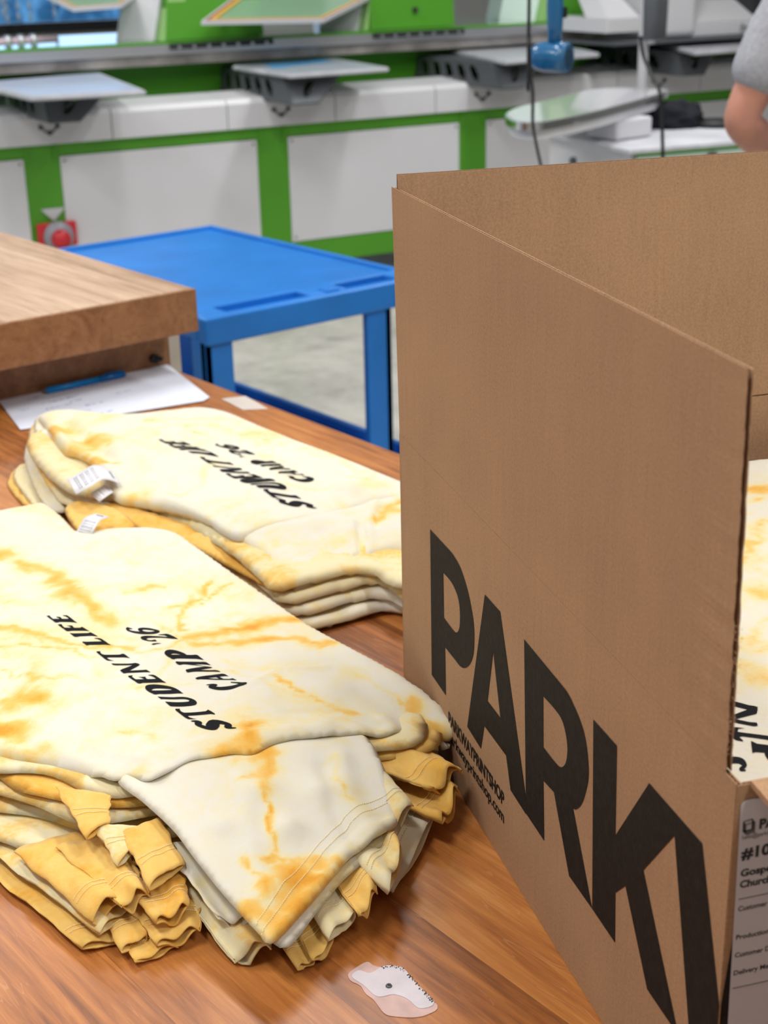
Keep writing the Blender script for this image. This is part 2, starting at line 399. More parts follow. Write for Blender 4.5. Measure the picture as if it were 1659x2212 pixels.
# ------------------------------------------------------------------ lettering
def stroke(pts, n=6):
    """brush stroke polygon from (x, y, width) points"""
    P = []
    pts = [tuple(p) for p in pts]
    if len(pts) > 2: P = [tuple(v) for v in spline(pts, n)]
    else: P = pts
    L, Rr = [], []
    for i, p in enumerate(P):
        a = P[max(i-1, 0)]; b = P[min(i+1, len(P)-1)]
        dx, dy = b[0]-a[0], b[1]-a[1]; l = math.hypot(dx, dy) or 1
        nx, ny = -dy/l*p[2]*.80, dx/l*p[2]*.66
        L.append((p[0]+nx, p[1]+ny)); Rr.append((p[0]-nx, p[1]-ny))
    return L, Rr
def stem(x, w=.35, a=0, b=1): return [(x-w*.68, a), (x+w*.72, a+.03), (x+w*.42, a+.13), (x+w*.42, b-.14), (x+w*.62, b-.02), (x-w*.78, b), (x-w*.45, b-.15), (x-w*.45, a+.14)]
def flag(x, y, d, l=.16): return [(x, y-.06), (x, y+.06), (x+d*.05, y+l), (x+d*.09, y+l*.4), (x+d*.07, y-.06)]
GL = {
 'S': (.78, [[(.80, .98, .04), (.72, .80, .13), (.46, .93, .14), (.17, .75, .19), (.40, .54, .25), (.66, .30, .20), (.42, .07, .14), (.16, .20, .13), (.05, .02, .04)]], []),
 'T': (.86, [], [[(.0, .72), (.04, 1.0), (.84, 1.0), (.86, .74), (.76, .86), (.54, .88), (.54, .12), (.66, .0), (.20, .0), (.32, .12), (.32, .88), (.10, .86)]]),
 'U': (.88, [[(.20, .98, .22), (.20, .5, .20), (.24, .18, .18), (.46, .05, .13), (.66, .18, .11), (.70, .5, .10), (.70, .98, .12)]], [[(.02, 1), (.40, 1), (.30, .90), (.12, .90)], [(.56, 1), (.88, 1), (.76, .92), (.64, .92)]]),
 'D': (.86, [[(.12, .94, .11), (.45, .93, .13), (.70, .72, .20), (.72, .42, .21), (.52, .10, .15), (.12, .06, .10)]], [stem(.22)]),
 'E': (.74, [], [stem(.22), [(.25, .88), (.25, 1), (.72, 1), (.74, .74), (.64, .87)], [(.25, .46), (.25, .56), (.50, .57), (.58, .68), (.58, .34), (.50, .46)], [(.25, 0), (.25, .13), (.62, .13), (.73, .28), (.72, 0)]]),
 'N': (.98, [], [stem(.18, .20), stem(.82, .15, -.02, 1), [(.04, 1), (.32, 1), (.88, .0), (.74, -.04)]]),
 'L': (.72, [], [stem(.22), [(.25, 0), (.25, .13), (.58, .14), (.70, .34), (.70, 0)]]),
 'I': (.44, [], [stem(.22)]),
 'F': (.72, [], [stem(.22), [(.25, .88), (.25, 1), (.70, 1), (.73, .72), (.62, .87)], [(.25, .45), (.25, .56), (.50, .57), (.58, .70), (.58, .32), (.50, .45)]]),
 'C': (.82, [[(.78, .98, .03), (.70, .78, .12), (.50, .93, .14), (.22, .76, .22), (.17, .42, .24), (.38, .10, .18), (.62, .08, .12), (.80, .26, .05)]], []),
 'A': (.92, [], [[(.42, 1), (.60, 1), (.90, .06), (.96, 0), (.56, 0), (.64, .08), (.48, .72)], [(.46, .98), (.52, .80), (.20, .08), (.30, 0), (.0, 0), (.10, .08)], [(.24, .28), (.26, .38), (.66, .38), (.66, .28)]]),
 'M': (1.1, [], [stem(.16, .15), stem(.92, .25), [(.04, 1), (.28, 1), (.60, .22), (.50, .02)], [(.50, .02), (.60, .22), (.88, 1), (1.04, 1), (.98, .86)]]),
 'P': (.78, [[(.14, .94, .11), (.44, .94, .13), (.64, .72, .21), (.44, .47, .13), (.20, .46, .09)]], [stem(.22)]),
 "'": (.30, [], [[(.06, 1), (.24, 1), (.20, .80), (.10, .66), (.12, .82)]]),
 '2': (1.0, [[(.10, .70, .16), (.16, .88, .08), (.46, .95, .10), (.74, .76, .22), (.52, .42, .12), (.14, .10, .08)]], [[(.02, .0), (.14, .20), (.70, .17), (.92, .36), (.88, .0)]]),
 '6': (1.0, [[(.86, .80, .16), (.74, .95, .07), (.48, .93, .11), (.20, .64, .21), (.16, .28, .20), (.44, .05, .10), (.76, .22, .17), (.74, .48, .12), (.46, .58, .09), (.24, .42, .06)]], []),
}
def polys_of(text, gap=.15, space=.45):
    x = 0; out = []
    for ch in text:
        if ch == ' ': x += space; continue
        w, st, po = GL[ch]
        for s in st: out.append(tuple([(a+x, b) for a, b in e] for e in stroke(s)))
        for p in po: out.append([(a+x, b) for a, b in p])
        x += w+gap
    x -= gap
    return [tuple([(a/x, b) for a, b in e] for e in p) if isinstance(p, tuple) else [(a/x, b) for a, b in p] for p in out]
def fill2d(poly, res):
    """triangulated polygon with inner points every res"""
    P = resample([(a, b, 0) for a, b in poly], res)[:, :2]; n = len(P)
    xs, ys = P[:, 0], P[:, 1]
    GX, GY = np.meshgrid(np.arange(xs.min(), xs.max(), res), np.arange(ys.min(), ys.max(), res)); GX, GY = GX.ravel(), GY.ravel()
    k = inpoly(GX, GY, P); GX, GY = GX[k], GY[k]; k = segdist(GX, GY, P, True) > res*.5 if len(GX) else []; GX, GY = GX[k], GY[k]
    co = [Vector((float(a), float(b))) for a, b in zip(np.r_[xs, GX], np.r_[ys, GY])]
    vo, _, fo, *_ = delaunay_2d_cdt(co, [(i, (i+1) % n) for i in range(n)], [list(range(n))], 1, 1e-7)
    return [(v.x, v.y) for v in vo], [list(f) for f in fo]
def shirt_print(lines, target, parent, lift=.0006, res=.004):
    """lines: (text, (baseline start, baseline end, top start, top end) in world XY); draped on the target mesh"""
    me = target.data; bv = BVHTree.FromPolygons([v.co[:] for v in me.vertices], [p.vertices[:] for p in me.polygons])
    V, F = [], []
    for text, (bs, be, ts, te) in lines:
        Mq = lambda a, b: [(bs[i]*(1-a)+be[i]*a)*(1-b)+(ts[i]*(1-a)+te[i]*a)*b for i in (0, 1)]
        for poly in polys_of(text):
            o = len(V)
            if isinstance(poly, tuple):
                vs = []; fs = []
                for l, r_ in zip(*poly): vs += [Mq(*l), Mq((l[0]+r_[0])/2, (l[1]+r_[1])/2), Mq(*r_)]
                for k in range(len(poly[0])-1):
                    for c in (0, 1): fs.append([3*k+c, 3*k+c+1, 3*k+c+4, 3*k+c+3])
            else:
                vs, fs = fill2d([Mq(a, b) for a, b in resample([(p[0], p[1], 0) for p in poly], .02)[:, :2]], res)
            for x, y in vs:
                hit = bv.ray_cast(Vector((x, y, 2)), Vector((0, 0, -1)))[0]
                V.append((x, y, (hit.z if hit else TZ+.08)+lift))
            F += [[i+o for i in f] for f in fs]
    pm = bpy.data.meshes.new('print'); pm.from_pydata(V, [], F); pm.validate(); pm.update()
    for p in pm.polygons:
        if p.normal.z < 0: p.flip()
    return obj('printed_lettering', pm, M_INK, parent)
def text_mesh(txt, size, bold=0):
    cu = bpy.data.curves.new('t', 'FONT'); cu.body = txt; cu.size = size; cu.resolution_u = 3; cu.offset = bold
    o = bpy.data.objects.new('t', cu); COL.objects.link(o)
    dg = bpy.context.evaluated_depsgraph_get(); me = bpy.data.meshes.new_from_object(o.evaluated_get(dg))
    bpy.data.objects.remove(o); return me
def text_on(name, txt, size, org, ux, uy, m, parent, bold=0, sx=1, align='L', width=None):
    me = text_mesh(txt, size, bold); xs = [v.co.x for v in me.vertices]; w = max(xs)-min(xs); x0 = min(xs)
    k = width/w if width else sx
    sh = {'L': -x0, 'R': -x0-w}[align]
    ux, uy, org = Vector(ux), Vector(uy), Vector(org)
    for v in me.vertices: v.co = org+ux*((v.co.x+sh)*k)+uy*v.co.y
    return obj(name, me, m, parent)
# ------------------------------------------------------------------ setting
M_FLOOR = NT('polished_concrete')
_tc = M_FLOOR.n('ShaderNodeTexCoord').outputs['Object']
_s = M_FLOOR.math('ADD', M_FLOOR.math('MULTIPLY', M_FLOOR.noise(_tc, 1.7, 6, .6, .8), .6), M_FLOOR.math('MULTIPLY', M_FLOOR.noise(_tc, 9, 6, .7), .4))
M_FLOOR.link(M_FLOOR.ramp(_s, [(.36, (.26, .25, .22)), (.45, (.42, .41, .37)), (.55, (.55, .53, .48)), (.66, (.62, .60, .54))]), M_FLOOR.b.inputs['Base Color'])
M_FLOOR.b.inputs['Roughness'].default_value = .35; M_FLOOR = M_FLOOR.m
M_WALL = mat('painted_block_wall', (.62, .63, .62), .8, bump=.2, bscale=30)
M_CEIL = mat('ceiling_paint', (.75, .75, .75), .9)
M_LAMPE = mat('lamp_diffuser', (.9, .9, .9), .5, emit=(1, .98, .95), estr=3)
def struct(name, bm, m): return tag(obj(name, bm, m), kind='structure')
PA = math.radians(-10.83)
def pw(x, y, z=0):                       # press frame -> world
    return (4.986+x*math.cos(PA)-y*math.sin(PA), 6.121+x*math.sin(PA)+y*math.cos(PA), z)
struct('floor', bx((-7, -5, -.1), (14, 17, 0)), M_FLOOR)
struct('ceiling', pr([pw(-14, -14, CEIL), pw(12, -14, CEIL), pw(12, 5.2, CEIL), pw(-14, 5.2, CEIL)], (0, 0, .1)), M_CEIL)
struct('wall_left', bx((-7.1, -5, 0), (-7, 17, CEIL)), M_WALL)
struct('wall_right', bx((14, -5, 0), (14.1, 17, CEIL)), M_WALL)
struct('wall_front', bx((-7, -5.1, 0), (14, -5, CEIL)), M_WALL)
# back wall, parallel to the press, with a wide window opening
bm = bmesh.new(); WY = 5.0
for lo, hi in (((-9, 0), (-5.2, CEIL)), ((.9, 0), (11, CEIL)), ((-5.2, 0), (.9, 1.08)), ((-5.2, 3.0), (.9, CEIL))):
    hexa(bm, [pw(lo[0], WY, lo[1]), pw(hi[0], WY, lo[1]), pw(hi[0], WY+.2, lo[1]), pw(lo[0], WY+.2, lo[1]), pw(lo[0], WY, hi[1]), pw(hi[0], WY, hi[1]), pw(hi[0], WY+.2, hi[1]), pw(lo[0], WY+.2, hi[1])])
struct('wall_back', bm, M_WALL)
win = thing('window_1', None, None, pw(-2.15, WY, 1.08), PA); tag(win, kind='structure')
bm = bmesh.new()
for lo, hi in (((-3.05, -.06, 0), (3.05, .1, .075)), ((-3.05, -.05, 1.86), (3.05, .1, 1.92)), ((-3.05, -.05, 0), (-2.99, .1, 1.92)), ((2.99, -.05, 0), (3.05, .1, 1.92)), ((-1.0, -.03, .05), (-.95, .08, 1.9)), ((.95, -.03, .05), (1.0, .08, 1.9))): box(bm, lo, hi)
obj('window_frame', bm, M_BLACK, win)
g = NT('daylit_window_glass'); g.b.inputs['Transmission Weight'].default_value = 1; g.b.inputs['Roughness'].default_value = .02; g.b.inputs['Base Color'].default_value = (.75, .88, .95, 1)
obj('pane', bx((-3, .03, .05), (3, .036, 1.88)), g.m, win)
# outdoors behind the glass: an added wall, its blue standing in for window brightness, daylight above
M_OUT = NT('window_brightness_blue')
_t = M_OUT.n('ShaderNodeTexCoord').outputs['Object']
M_OUT.link(M_OUT.ramp(M_OUT.noise(_t, 2.2, 5, .7, .6), [(.35, (.02, .10, .20)), (.5, (.06, .22, .38)), (.62, (.28, .60, .85))]), M_OUT.b.inputs['Base Color'])
yard = obj('stand_in_yard_wall', bx((-5, 3.2, -1.05), (9, 3.4, .42)), M_OUT.m); yard.location = pw(-2.15, WY, 1.08); yard.rotation_euler = (0, 0, PA)  # top edge kept low so the glass deck mirrors bright sky
tag(yard, 'added yard wall coloured as blue window brightness, seen through the window at upper left', 'wall')
M_BEAD = mat('window_highlight_beads', (.55, .75, .95), .1, spec=.9)  # beads added to stand in for out-of-focus highlights in the window
for (sx_, zb_) in [(-0.748,1.246),(-0.724,1.204),(-0.637,1.214),(-0.544,1.211),(-0.353,1.23)]:
    t = thing('highlight_bead_strand', 'strand of pale blue beads added for the blurred highlights at the window', 'bead strand', pw(sx_, 4.75, 0), PA, 'bead strands added for window highlights')
    bm = bmesh.new(); z_ = zb_
    while z_ < 2.9:
        bmesh.ops.create_uvsphere(bm, u_segments=8, v_segments=6, radius=1, matrix=Matrix.Translation((0, 0, z_)) @ Matrix.Diagonal((.016, .016, .034, 1))); z_ += .075
    tube(bm, [(0, 0, zb_), (0, 0, 3.0)], .004, 5)
    obj('beads', bm, M_BEAD, t, True)
for (x, y, p) in LAMPS:
    t = thing('ceiling_light', 'rectangular ceiling light hanging under the workshop ceiling', 'ceiling light', (x, y, CEIL), 0, 'workshop ceiling lights')
    bm = bx((-.19, -.64, -.09), (.19, .64, 0)); obj('housing', bm, M_WHITE, t)
    obj('diffuser', bx((-.17, -.62, -.11), (.17, .62, -.09)), M_LAMPE, t)

# ------------------------------------------------------------------ packing table
t = thing('packing_table', 'long varnished orange-brown wooden packing table, scratched, carrying the shirts and the box', 'table', (.5, 1.1, 0))
obj('tabletop', bx((-1.0, -1.0, .845), (.905, 1.325, .90), .003), M_TABLE, t)
bm = bmesh.new()
for x in (-.9, .70):
    for y in (-.9, 1.2):
        obj('leg', bx((x, y, 0), (x+.09, y+.09, .845), .004), M_BENCH_EDGE, t)
obj('apron', bx((-.95, -.95, .75), (.86, -.92, .845)), M_BENCH_EDGE, t); obj('apron', bx((-.95, 1.24, .75), (.86, 1.27, .845)), M_BENCH_EDGE, t)

# torn sticker left on the table, pinkish glue around white paper, with a screw
st = thing('sticker_remnant', 'torn white and pinkish paper remnant stuck on the table in front of the box', 'sticker', (0.5757,0.7247,0.9))
ox, oy, _ = st.location
def flat(name, pts, z, m, parent, off=(0, 0)):
    bm = bmesh.new(); prism(bm, [(p[0]-off[0], p[1]-off[1], z-TZ) for p in pts], (0, 0, .0004)); return obj(name, bm, m, parent)
flat('glue_residue', crc([(0.5617,0.7614,0.9),(0.5695,0.7636,0.9),(0.5823,0.7638,0.9),(0.5838,0.7573,0.9),(0.5868,0.7517,0.9),(0.5958,0.7462,0.9),(0.5994,0.7379,0.9),(0.5961,0.718,0.9),(0.5916,0.688,0.9),(0.5798,0.6851,0.9),(0.5694,0.6893,0.9),(0.5593,0.6992,0.9),(0.5549,0.7077,0.9),(0.5582,0.7243,0.9),(0.558,0.7343,0.9),(0.5607,0.7448,0.9),(0.5586,0.7539,0.9)], 4), .9002, M_PINKRES, st, (ox, oy))
flat('torn_paper', crc([(0.5619,0.7569,0.9),(0.5709,0.7594,0.9),(0.5758,0.7508,0.9),(0.588,0.7507,0.9),(0.5954,0.7458,0.9),(0.5993,0.7372,0.9),(0.595,0.7168,0.9),(0.5914,0.6916,0.9),(0.5787,0.6942,0.9),(0.5785,0.7083,0.9),(0.5737,0.7194,0.9),(0.5625,0.7255,0.9),(0.5627,0.7431,0.9)], 4), .9007, M_RESID, st, (ox, oy))
random.seed(4); bm = bmesh.new()
for a, b in zip([(0.5873,0.7498,0.9),(0.5951,0.7453,0.9),(0.5986,0.7363,0.9),(0.5969,0.7246,0.9),(0.5943,0.7103,0.9),(0.5924,0.6998,0.9)], [(0.5951,0.7453,0.9),(0.5986,0.7363,0.9),(0.5969,0.7246,0.9),(0.5943,0.7103,0.9),(0.5924,0.6998,0.9),(0.5914,0.6916,0.9)]):
    for k in range(16):
        f = random.random(); p = [a[i]*(1-f)+b[i]*f+random.uniform(-.0016, .0010) for i in (0, 1)]; s = random.uniform(.0003, .0009)
        prism(bm, [(p[0]-ox-s, p[1]-oy, .0012), (p[0]-ox, p[1]-oy-s*.7, .0012), (p[0]-ox+s, p[1]-oy+s*.4, .0012), (p[0]-ox, p[1]-oy+s*.8, .0012)], (0, 0, .0001))
obj('grime_specks', bm, M_BLACK, st)
sc = thing('screw_head', 'small round dark screw head in the middle of the torn paper remnant', 'screw', (0.5769,0.729,0.9012))
bm = bmesh.new(); bmesh.ops.create_cone(bm, cap_ends=True, segments=20, radius1=.0027, radius2=.0022, depth=.001, matrix=Matrix.Translation((0, 0, .0005))); obj('head', bm, M_DARKALU, sc, True)
bm = bmesh.new(); bmesh.ops.create_cone(bm, cap_ends=True, segments=12, radius1=.0010, radius2=.0010, depth=.0003, matrix=Matrix.Translation((0, 0, .0011))); obj('socket', bm, M_BLACK, sc)
# tape on the far right edge of the table
tp = obj('edge_tape', pr([(p[0], p[1], .9003) for p in [(1.3613,2.1672,0.9),(1.4033,2.1516,0.9),(1.3884,2.0566,0.9),(1.352,2.0831,0.9)]], (0, 0, .0005)), M_TAPE); tag(tp, 'whitish worn tape patch on the table edge beside the blue cart', 'tape')

# ------------------------------------------------------------------ workbench behind the table
wb = thing('workbench', 'butcher-block workbench with a thick pale timber top, left behind the paper', 'workbench', (.9, 2.8, 0))
obj('worktop', bx((-1.4, -.47, .990), (.517, 1.55, 1.070), .003), M_BUTCHER, wb)
obj('edge_board', bx((-1.4, -.478, .988), (.519, -.4705, 1.0695), .002), M_BENCH_EDGE, wb)
obj('front_panel', bx((-1.3, -.368, .10), (.515, -.345, .990)), M_BENCH_EDGE, wb)
obj('side_panel', bx((.49, -.344, .10), (.513, 1.45, .990)), M_BENCH_EDGE, wb)
obj('corner_strip', bx((.5155, -.368, .10), (.54, -.345, .985)), mat('cream_strip', (.62, .58, .50), .6), wb)
bm = bmesh.new(); P = [(1.3781,2.43,0.9211)][0]
tube(bm, [(P[0]-.9, -.369, P[2]), (P[0]-.9, -.378, P[2])], .009, 14); tube(bm, [(P[0]-.9+.002, -.376, P[2]+.003), (P[0]-.9+.012, -.383, P[2]-.002)], .005, 8)
obj('bolt', bm, M_BLACK, wb)

# paper and pen
Q = [(1.0659,2.5149,0.9025),(1.4123,2.4442,0.9025),(1.3477,2.1845,0.9025),(1.327,2.1722,0.9025),(1.0155,2.2409,0.9025),(1.0037,2.2449,0.9025),(1.0467,2.4115,0.9025)]
pp = obj('paper_sheet', pr([(*q[:2], .9022) for q in Q], (0, 0, .0007)), M_PAPER); tag(pp, 'white sheet of paper with faint handwriting lying at the back of the table', 'paper')
bm = bmesh.new(); random.seed(7)
for (px_, py_, L_) in [(1.1188,2.4502,0.03),(1.0956,2.403,0.02),(1.1667,2.4051,0.05),(1.1486,2.3612,0.03),(1.1437,2.3341,0.03),(1.1009,2.3585,0.06),(1.0912,2.3214,0.05),(1.1543,2.293,0.04),(1.1494,2.2331,0.03),(1.0492,2.3455,0.02),(1.2167,2.3998,0.02),(1.2323,2.3229,0.03),(1.116,2.2643,0.03),(1.0763,2.2571,0.05)]:
    x = 0
    while x < L_:
        w = random.uniform(.002, .006); prism(bm, [(px_+x, py_+random.uniform(-.005, .003), .90305), (px_+x+w, py_+random.uniform(-.005, .003), .90305), (px_+x+w, py_+.0022, .90305), (px_+x, py_+.003, .90305)], (0, 0, .0001)); x += w+random.uniform(.001, .004)
obj('handwriting', bm, mat('faint_blue_ink', (.22, .27, .45), .6), pp)
a, b = Vector((1.1371,2.412,0.9341)), Vector((1.3032,2.412,0.9306)); b.z = a.z = .908
pen = thing('pen', 'bright blue pen lying at the far edge of the white paper', 'pen', a); d = b-a; d.z = 0
obj('barrel', tube(bmesh.new(), [(0, 0, 0), d*.72], .0062, 14), mat('blue_pen_plastic', (.0, .22, .62), .3), pen, True)
obj('cap', tube(bmesh.new(), [d*.66, d*.97, d], [.0070, .0070, .004], 14), mat('blue_pen_cap', (.0, .13, .42), .3), pen, True)
obj('clip', tube(bmesh.new(), [d*.97+Vector((0, 0, .008)), d*.74+Vector((0, 0, .0085))], .0012, 6), bpy.data.materials['blue_pen_cap'], pen)
obj('tip', tube(bmesh.new(), [(0, 0, 0), d*-.05], [.0055, .0012], 12), M_DARKALU, pen, True)

# ------------------------------------------------------------------ blue cart
ct = thing('utility_cart', 'bright blue plastic utility cart with flat tray top and open lower shelf', 'cart', (2.27, 3.64, 0))
X0, X1, Y0, Y1 = -.375, .375, -.57, .56
bm = bmesh.new(); box(bm, (X0+.01, Y0+.13, .775), (X1-.01, Y1-.01, .787)); obj('tray', bm, M_BLUE, ct)
bm = bmesh.new()
box(bm, (X0, Y0+.0, .725), (X1, Y0+.04, .797), .006); box(bm, (X0, Y1-.022, .725), (X1, Y1, .797), .005)
box(bm, (X0, Y0+.04, .735), (X0+.022, Y1-.02, .797), .005); box(bm, (X1-.022, Y0+.04, .735), (X1, Y1-.02, .797), .005)
obj('rim', bm, M_BLUE, ct)
bm = bmesh.new(); box(bm, (X0+.02, Y0+.105, .765), (X1-.02, Y0+.135, .797), .003); box(bm, (X0+.02, Y0+.035, .74), (X1-.02, Y0+.11, .752))
box(bm, (-.02, Y0+.035, .75), (.10, Y0+.11, .798), .004); box(bm, (.03, Y0+.03, .76), (.075, Y0+.07, .803), .002)
box(bm, (X0+.015, Y0+.035, .75), (X0+.09, Y0+.11, .797), .004); box(bm, (X1-.09, Y0+.035, .75), (X1-.015, Y0+.11, .797), .004)
obj('handle_trough', bm, M_BLUE, ct)
for sx in (0, 1):
    for sy in (0, 1):
        x = X0+.0 if sx == 0 else X1-.225; y = Y0+.01 if sy == 0 else Y1-.075
        bm = bmesh.new(); w = .085
        if sx == 0: box(bm, (x, y, .12), (x+.022, y+.065, .735), .003); box(bm, (x, y, .12), (x+w, y+.022, .735), .003)
        else: box(bm, (x+w-.022, y, .12), (x+w, y+.065, .735), .003); box(bm, (x, y, .12), (x+w, y+.022, .735), .003)
        obj('post', bm, M_BLUE, ct)
        cs = thing('caster', None, None); cs.parent = ct
        wx, wy = x+.04, y+.03
        bpy.data.objects.remove(cs)
        bm = bmesh.new(); box(bm, (wx-.018, wy-.02, .09), (wx+.018, wy+.02, .13)); fk = obj('caster_fork', bm, M_ALU, ct)
        obj('wheel', tube(bmesh.new(), [(wx-.013, wy, .055), (wx+.013, wy, .055)], .055, 20), M_BLACK, fk, True)
bm = bmesh.new(); box(bm, (X0+.01, Y0+.01, .215), (X1-.01, Y1-.01, .232))
for lo, hi in (((X0, Y0, .20), (X1, Y0+.022, .272)), ((X0, Y1-.022, .20), (X1, Y1, .272)), ((X0, Y0, .20), (X0+.022, Y1, .272)), ((X1-.022, Y0, .20), (X1, Y1, .272))): box(bm, lo, hi, .005)
obj('lower_shelf', bm, M_BLUE, ct)

# ------------------------------------------------------------------ cardboard box
BA = math.atan2(0.9187607316840496, 0.39481478938280645)
bxo = thing('cardboard_box', 'large open brown cardboard box with upright flaps and big black letters', 'box', (.608, .441, TZ+.0005), BA)
L_, Wb, Hb, TH = .687, .50, .305, .004
def liner(bm, u0, u1, z0, z1, y, ragged=(0, 0), th=.0006, axis=0, seed=1, step=.004, slant=0, slant1=0):
    """paper liner in the plane (u, z) at offset y; ragged = amplitude at the u0 / u1 ends"""
    n = max(2, int((z1-z0)/step)); us = np.linspace(u0, u1, 12); F = []
    for side in (0, 1):
        rows = []
        for j in range(n+1):
            z = z0+(z1-z0)*j/n
            a = u0+slant*(z-z0)/(z1-z0)+ragged[0]*(noise.noise(Vector((z*170, seed, 0)))+.6*noise.noise(Vector((z*38, seed, 5))))
            b = u1+slant1*(z-z0)/(z1-z0)+ragged[1]*(noise.noise(Vector((z*170, seed, 3)))+.6*noise.noise(Vector((z*38, seed, 8))))
            row = []
            for k in range(12):
                u = a+(b-a)*k/11; w = y+side*th
                if ragged[0] and k == 0: w += .0006*noise.noise(Vector((z*90, seed*2, 9)))
                row.append(bm.verts.new((u, w, z) if axis == 0 else (w, -u, z)))
            rows.append(row)
        F.append(rows)
    A, B = F
    for j in range(n):
        for k in range(11):
            bm.faces.new((A[j][k], A[j][k+1], A[j+1][k+1], A[j+1][k])); bm.faces.new((B[j][k+1], B[j][k], B[j+1][k], B[j+1][k+1]))
        bm.faces.new((A[j][0], A[j+1][0], B[j+1][0], B[j][0])); bm.faces.new((A[j+1][11], A[j][11], B[j][11], B[j+1][11]))
    for k in range(11): bm.faces.new((A[n][k], A[n][k+1], B[n][k+1], B[n][k])); bm.faces.new((A[0][k+1], A[0][k], B[0][k], B[0][k+1]))
def core(bm, u0, u1, z0, z1, yc, amp=.0013, pitch=.0072, axis=0):
    n = int((u1-u0)/pitch*8); P = []
    for i in range(n+1):
        u = u0+(u1-u0)*i/n; P.append((u, yc+amp*math.sin(2*math.pi*u/pitch)))
    th = .00022; prev = None
    for u, y in P:
        q = [(u, y-th, z0), (u, y+th, z0), (u, y+th, z1), (u, y-th, z1)]
        q = [bm.verts.new(p if axis == 0 else (p[1], -p[0], p[2])) for p in q]
        if prev:
            for a, b in ((0, 1), (1, 2), (2, 3), (3, 0)): bm.faces.new((prev[a], prev[b], q[b], q[a]))
        prev = q
def wavy_panel(name, u0, u1, z0, z1, y, ragged=(0, 0), axis=0, flip=False, seed=1, slant=0, slant1=0):
    """corrugated board: outer liner, inner liner, fluted core between.  y = outer face"""
    s = -1
    bm = bmesh.new(); liner(bm, u0, u1, z0, z1, y-.0006 if not flip else y, ragged, axis=axis, seed=seed, slant=slant, slant1=slant1)
    a = obj(name, bm, M_KRAFT, bxo)
    bm = bmesh.new(); yy = y-TH if not flip else y+TH-.0006
    liner(bm, u0, u1, z0, z1-.0006, yy, ragged, axis=axis, seed=seed+4, slant=slant, slant1=slant1)
    obj('inner_liner', bm, M_KRAFT_IN, a)
    bm = bmesh.new(); yc = y-TH/2 if not flip else y+TH/2
    core(bm, u0+.002+slant, u1-.001, z0, z1-.0006, yc, axis=axis); obj('fluted_core', bm, M_FLUTE, a)
    return a
wavy_panel('side_wall', .0006, L_, 0, Hb, 0)
wavy_panel('upright_flap', .0135, L_-.001, Hb+.0004, .547, 0, (.0012, .0003), seed=3, slant=.0075, slant1=.012)
wavy_panel('end_wall', .0, Wb, 0, Hb, L_, axis=1)
wavy_panel('upright_flap', .002, Wb, Hb+.0008, .560, L_, axis=1, seed=7)
wavy_panel('end_wall', .0006, Wb, 0, Hb-.001, 0, axis=1, flip=True, seed=11)
wavy_panel('side_wall', 0, L_, 0, Hb, -Wb, flip=True, seed=13)
obj('bottom', bx((.004, -Wb+.004, .0005), (L_-.004, -.004, .0045)), M_KRAFT_IN, bxo)
def hinged(name, lo, hi, hinge, ang, axis):
    Mx = Matrix.Translation(hinge) @ Matrix.Rotation(math.radians(ang), 4, axis)
    bm = bmesh.new(); box(bm, lo, hi, .0, Mx); return obj(name, bm, M_KRAFT, bxo)
hinged('folded_out_flap', (-.245, -Wb+.004, -.004), (0, -.009, 0), (0, 0, Hb+.001), -4, 'Y')
hinged('folded_out_flap', (.003, -.245, -.004), (L_-.003, 0, 0), (0, -Wb, Hb+.001), 68, 'X')
# a few torn liner fibres along the ragged flap end
random.seed(11); bm = bmesh.new()
for k in range(70):
    z = random.uniform(Hb+.01, .40); a = Vector((.0135+random.uniform(-.0005, .001), random.choice((-.0006, -.0036)), z))
    tube(bm, [a, a+Vector((-random.uniform(.0006, .0022), random.uniform(-.0008, .0008), random.uniform(-.0012, .0014)))], .00014, 4)
obj('torn_fibres', bm, M_KRAFT_IN, bxo)
# the flap's score line, printed letters
def curve_fill(name, loops, to3, m, parent):
    cu = bpy.data.curves.new('t', 'CURVE'); cu.dimensions = '2D'; cu.fill_mode = 'BOTH'
    for lp in loops:
        sp = cu.splines.new('POLY'); sp.points.add(len(lp)-1); sp.use_cyclic_u = True
        for q, p in zip(sp.points, lp): q.co = (p[0], p[1], 0, 1)
    o = bpy.data.objects.new('t', cu); COL.objects.link(o); dg = bpy.context.evaluated_depsgraph_get()
    me = bpy.data.meshes.new_from_object(o.evaluated_get(dg)); bpy.data.objects.remove(o)
    for v in me.vertices: v.co = to3(v.co.x, v.co.y)
    return obj(name, me, m, parent)
def SP(l, n=5): return [tuple(v[:2]) for v in spline([(p[0], p[1], 0) for p in l], n)]
front = lambda s, h: Vector((s, .0004, h))
LT, LB = .2405, .085
P_out = [(0.5858, LT)]+SP([(0.524,0.2423),(0.5133,0.2415),(0.495,0.2371),(0.4758,0.2235),(0.4626,0.2053),(0.4582,0.1901),(0.46,0.1695),(0.4689,0.1546),(0.4825,0.1435),(0.497,0.138),(0.5125,0.1372),(0.5424,0.1362)])
curve_fill('printed_letter_p', [P_out+[(0.541, LB), (P_out[0][0], LB)], SP([(0.5465,0.2118),(0.5217,0.2122),(0.5049,0.2064),(0.4983,0.1963),(0.498,0.181),(0.5021,0.1721),(0.5088,0.1671),(0.5173,0.1657),(0.5453,0.1658)])], front, M_BOXINK, bxo)
curve_fill('printed_letter_a', [[(0.4306,0.2394),(0.3927,0.2401),(0.3274,0.0983),(0.3268,0.0834)]+[(0.3634, LB)]+[(0.375,0.1123),(0.4305,0.1112),(0.4395,0.083),(0.4774,0.0851)], [(0.4089,0.1953),(0.3899,0.1412),(0.4226,0.1406)]], front, M_BOXINK, bxo)
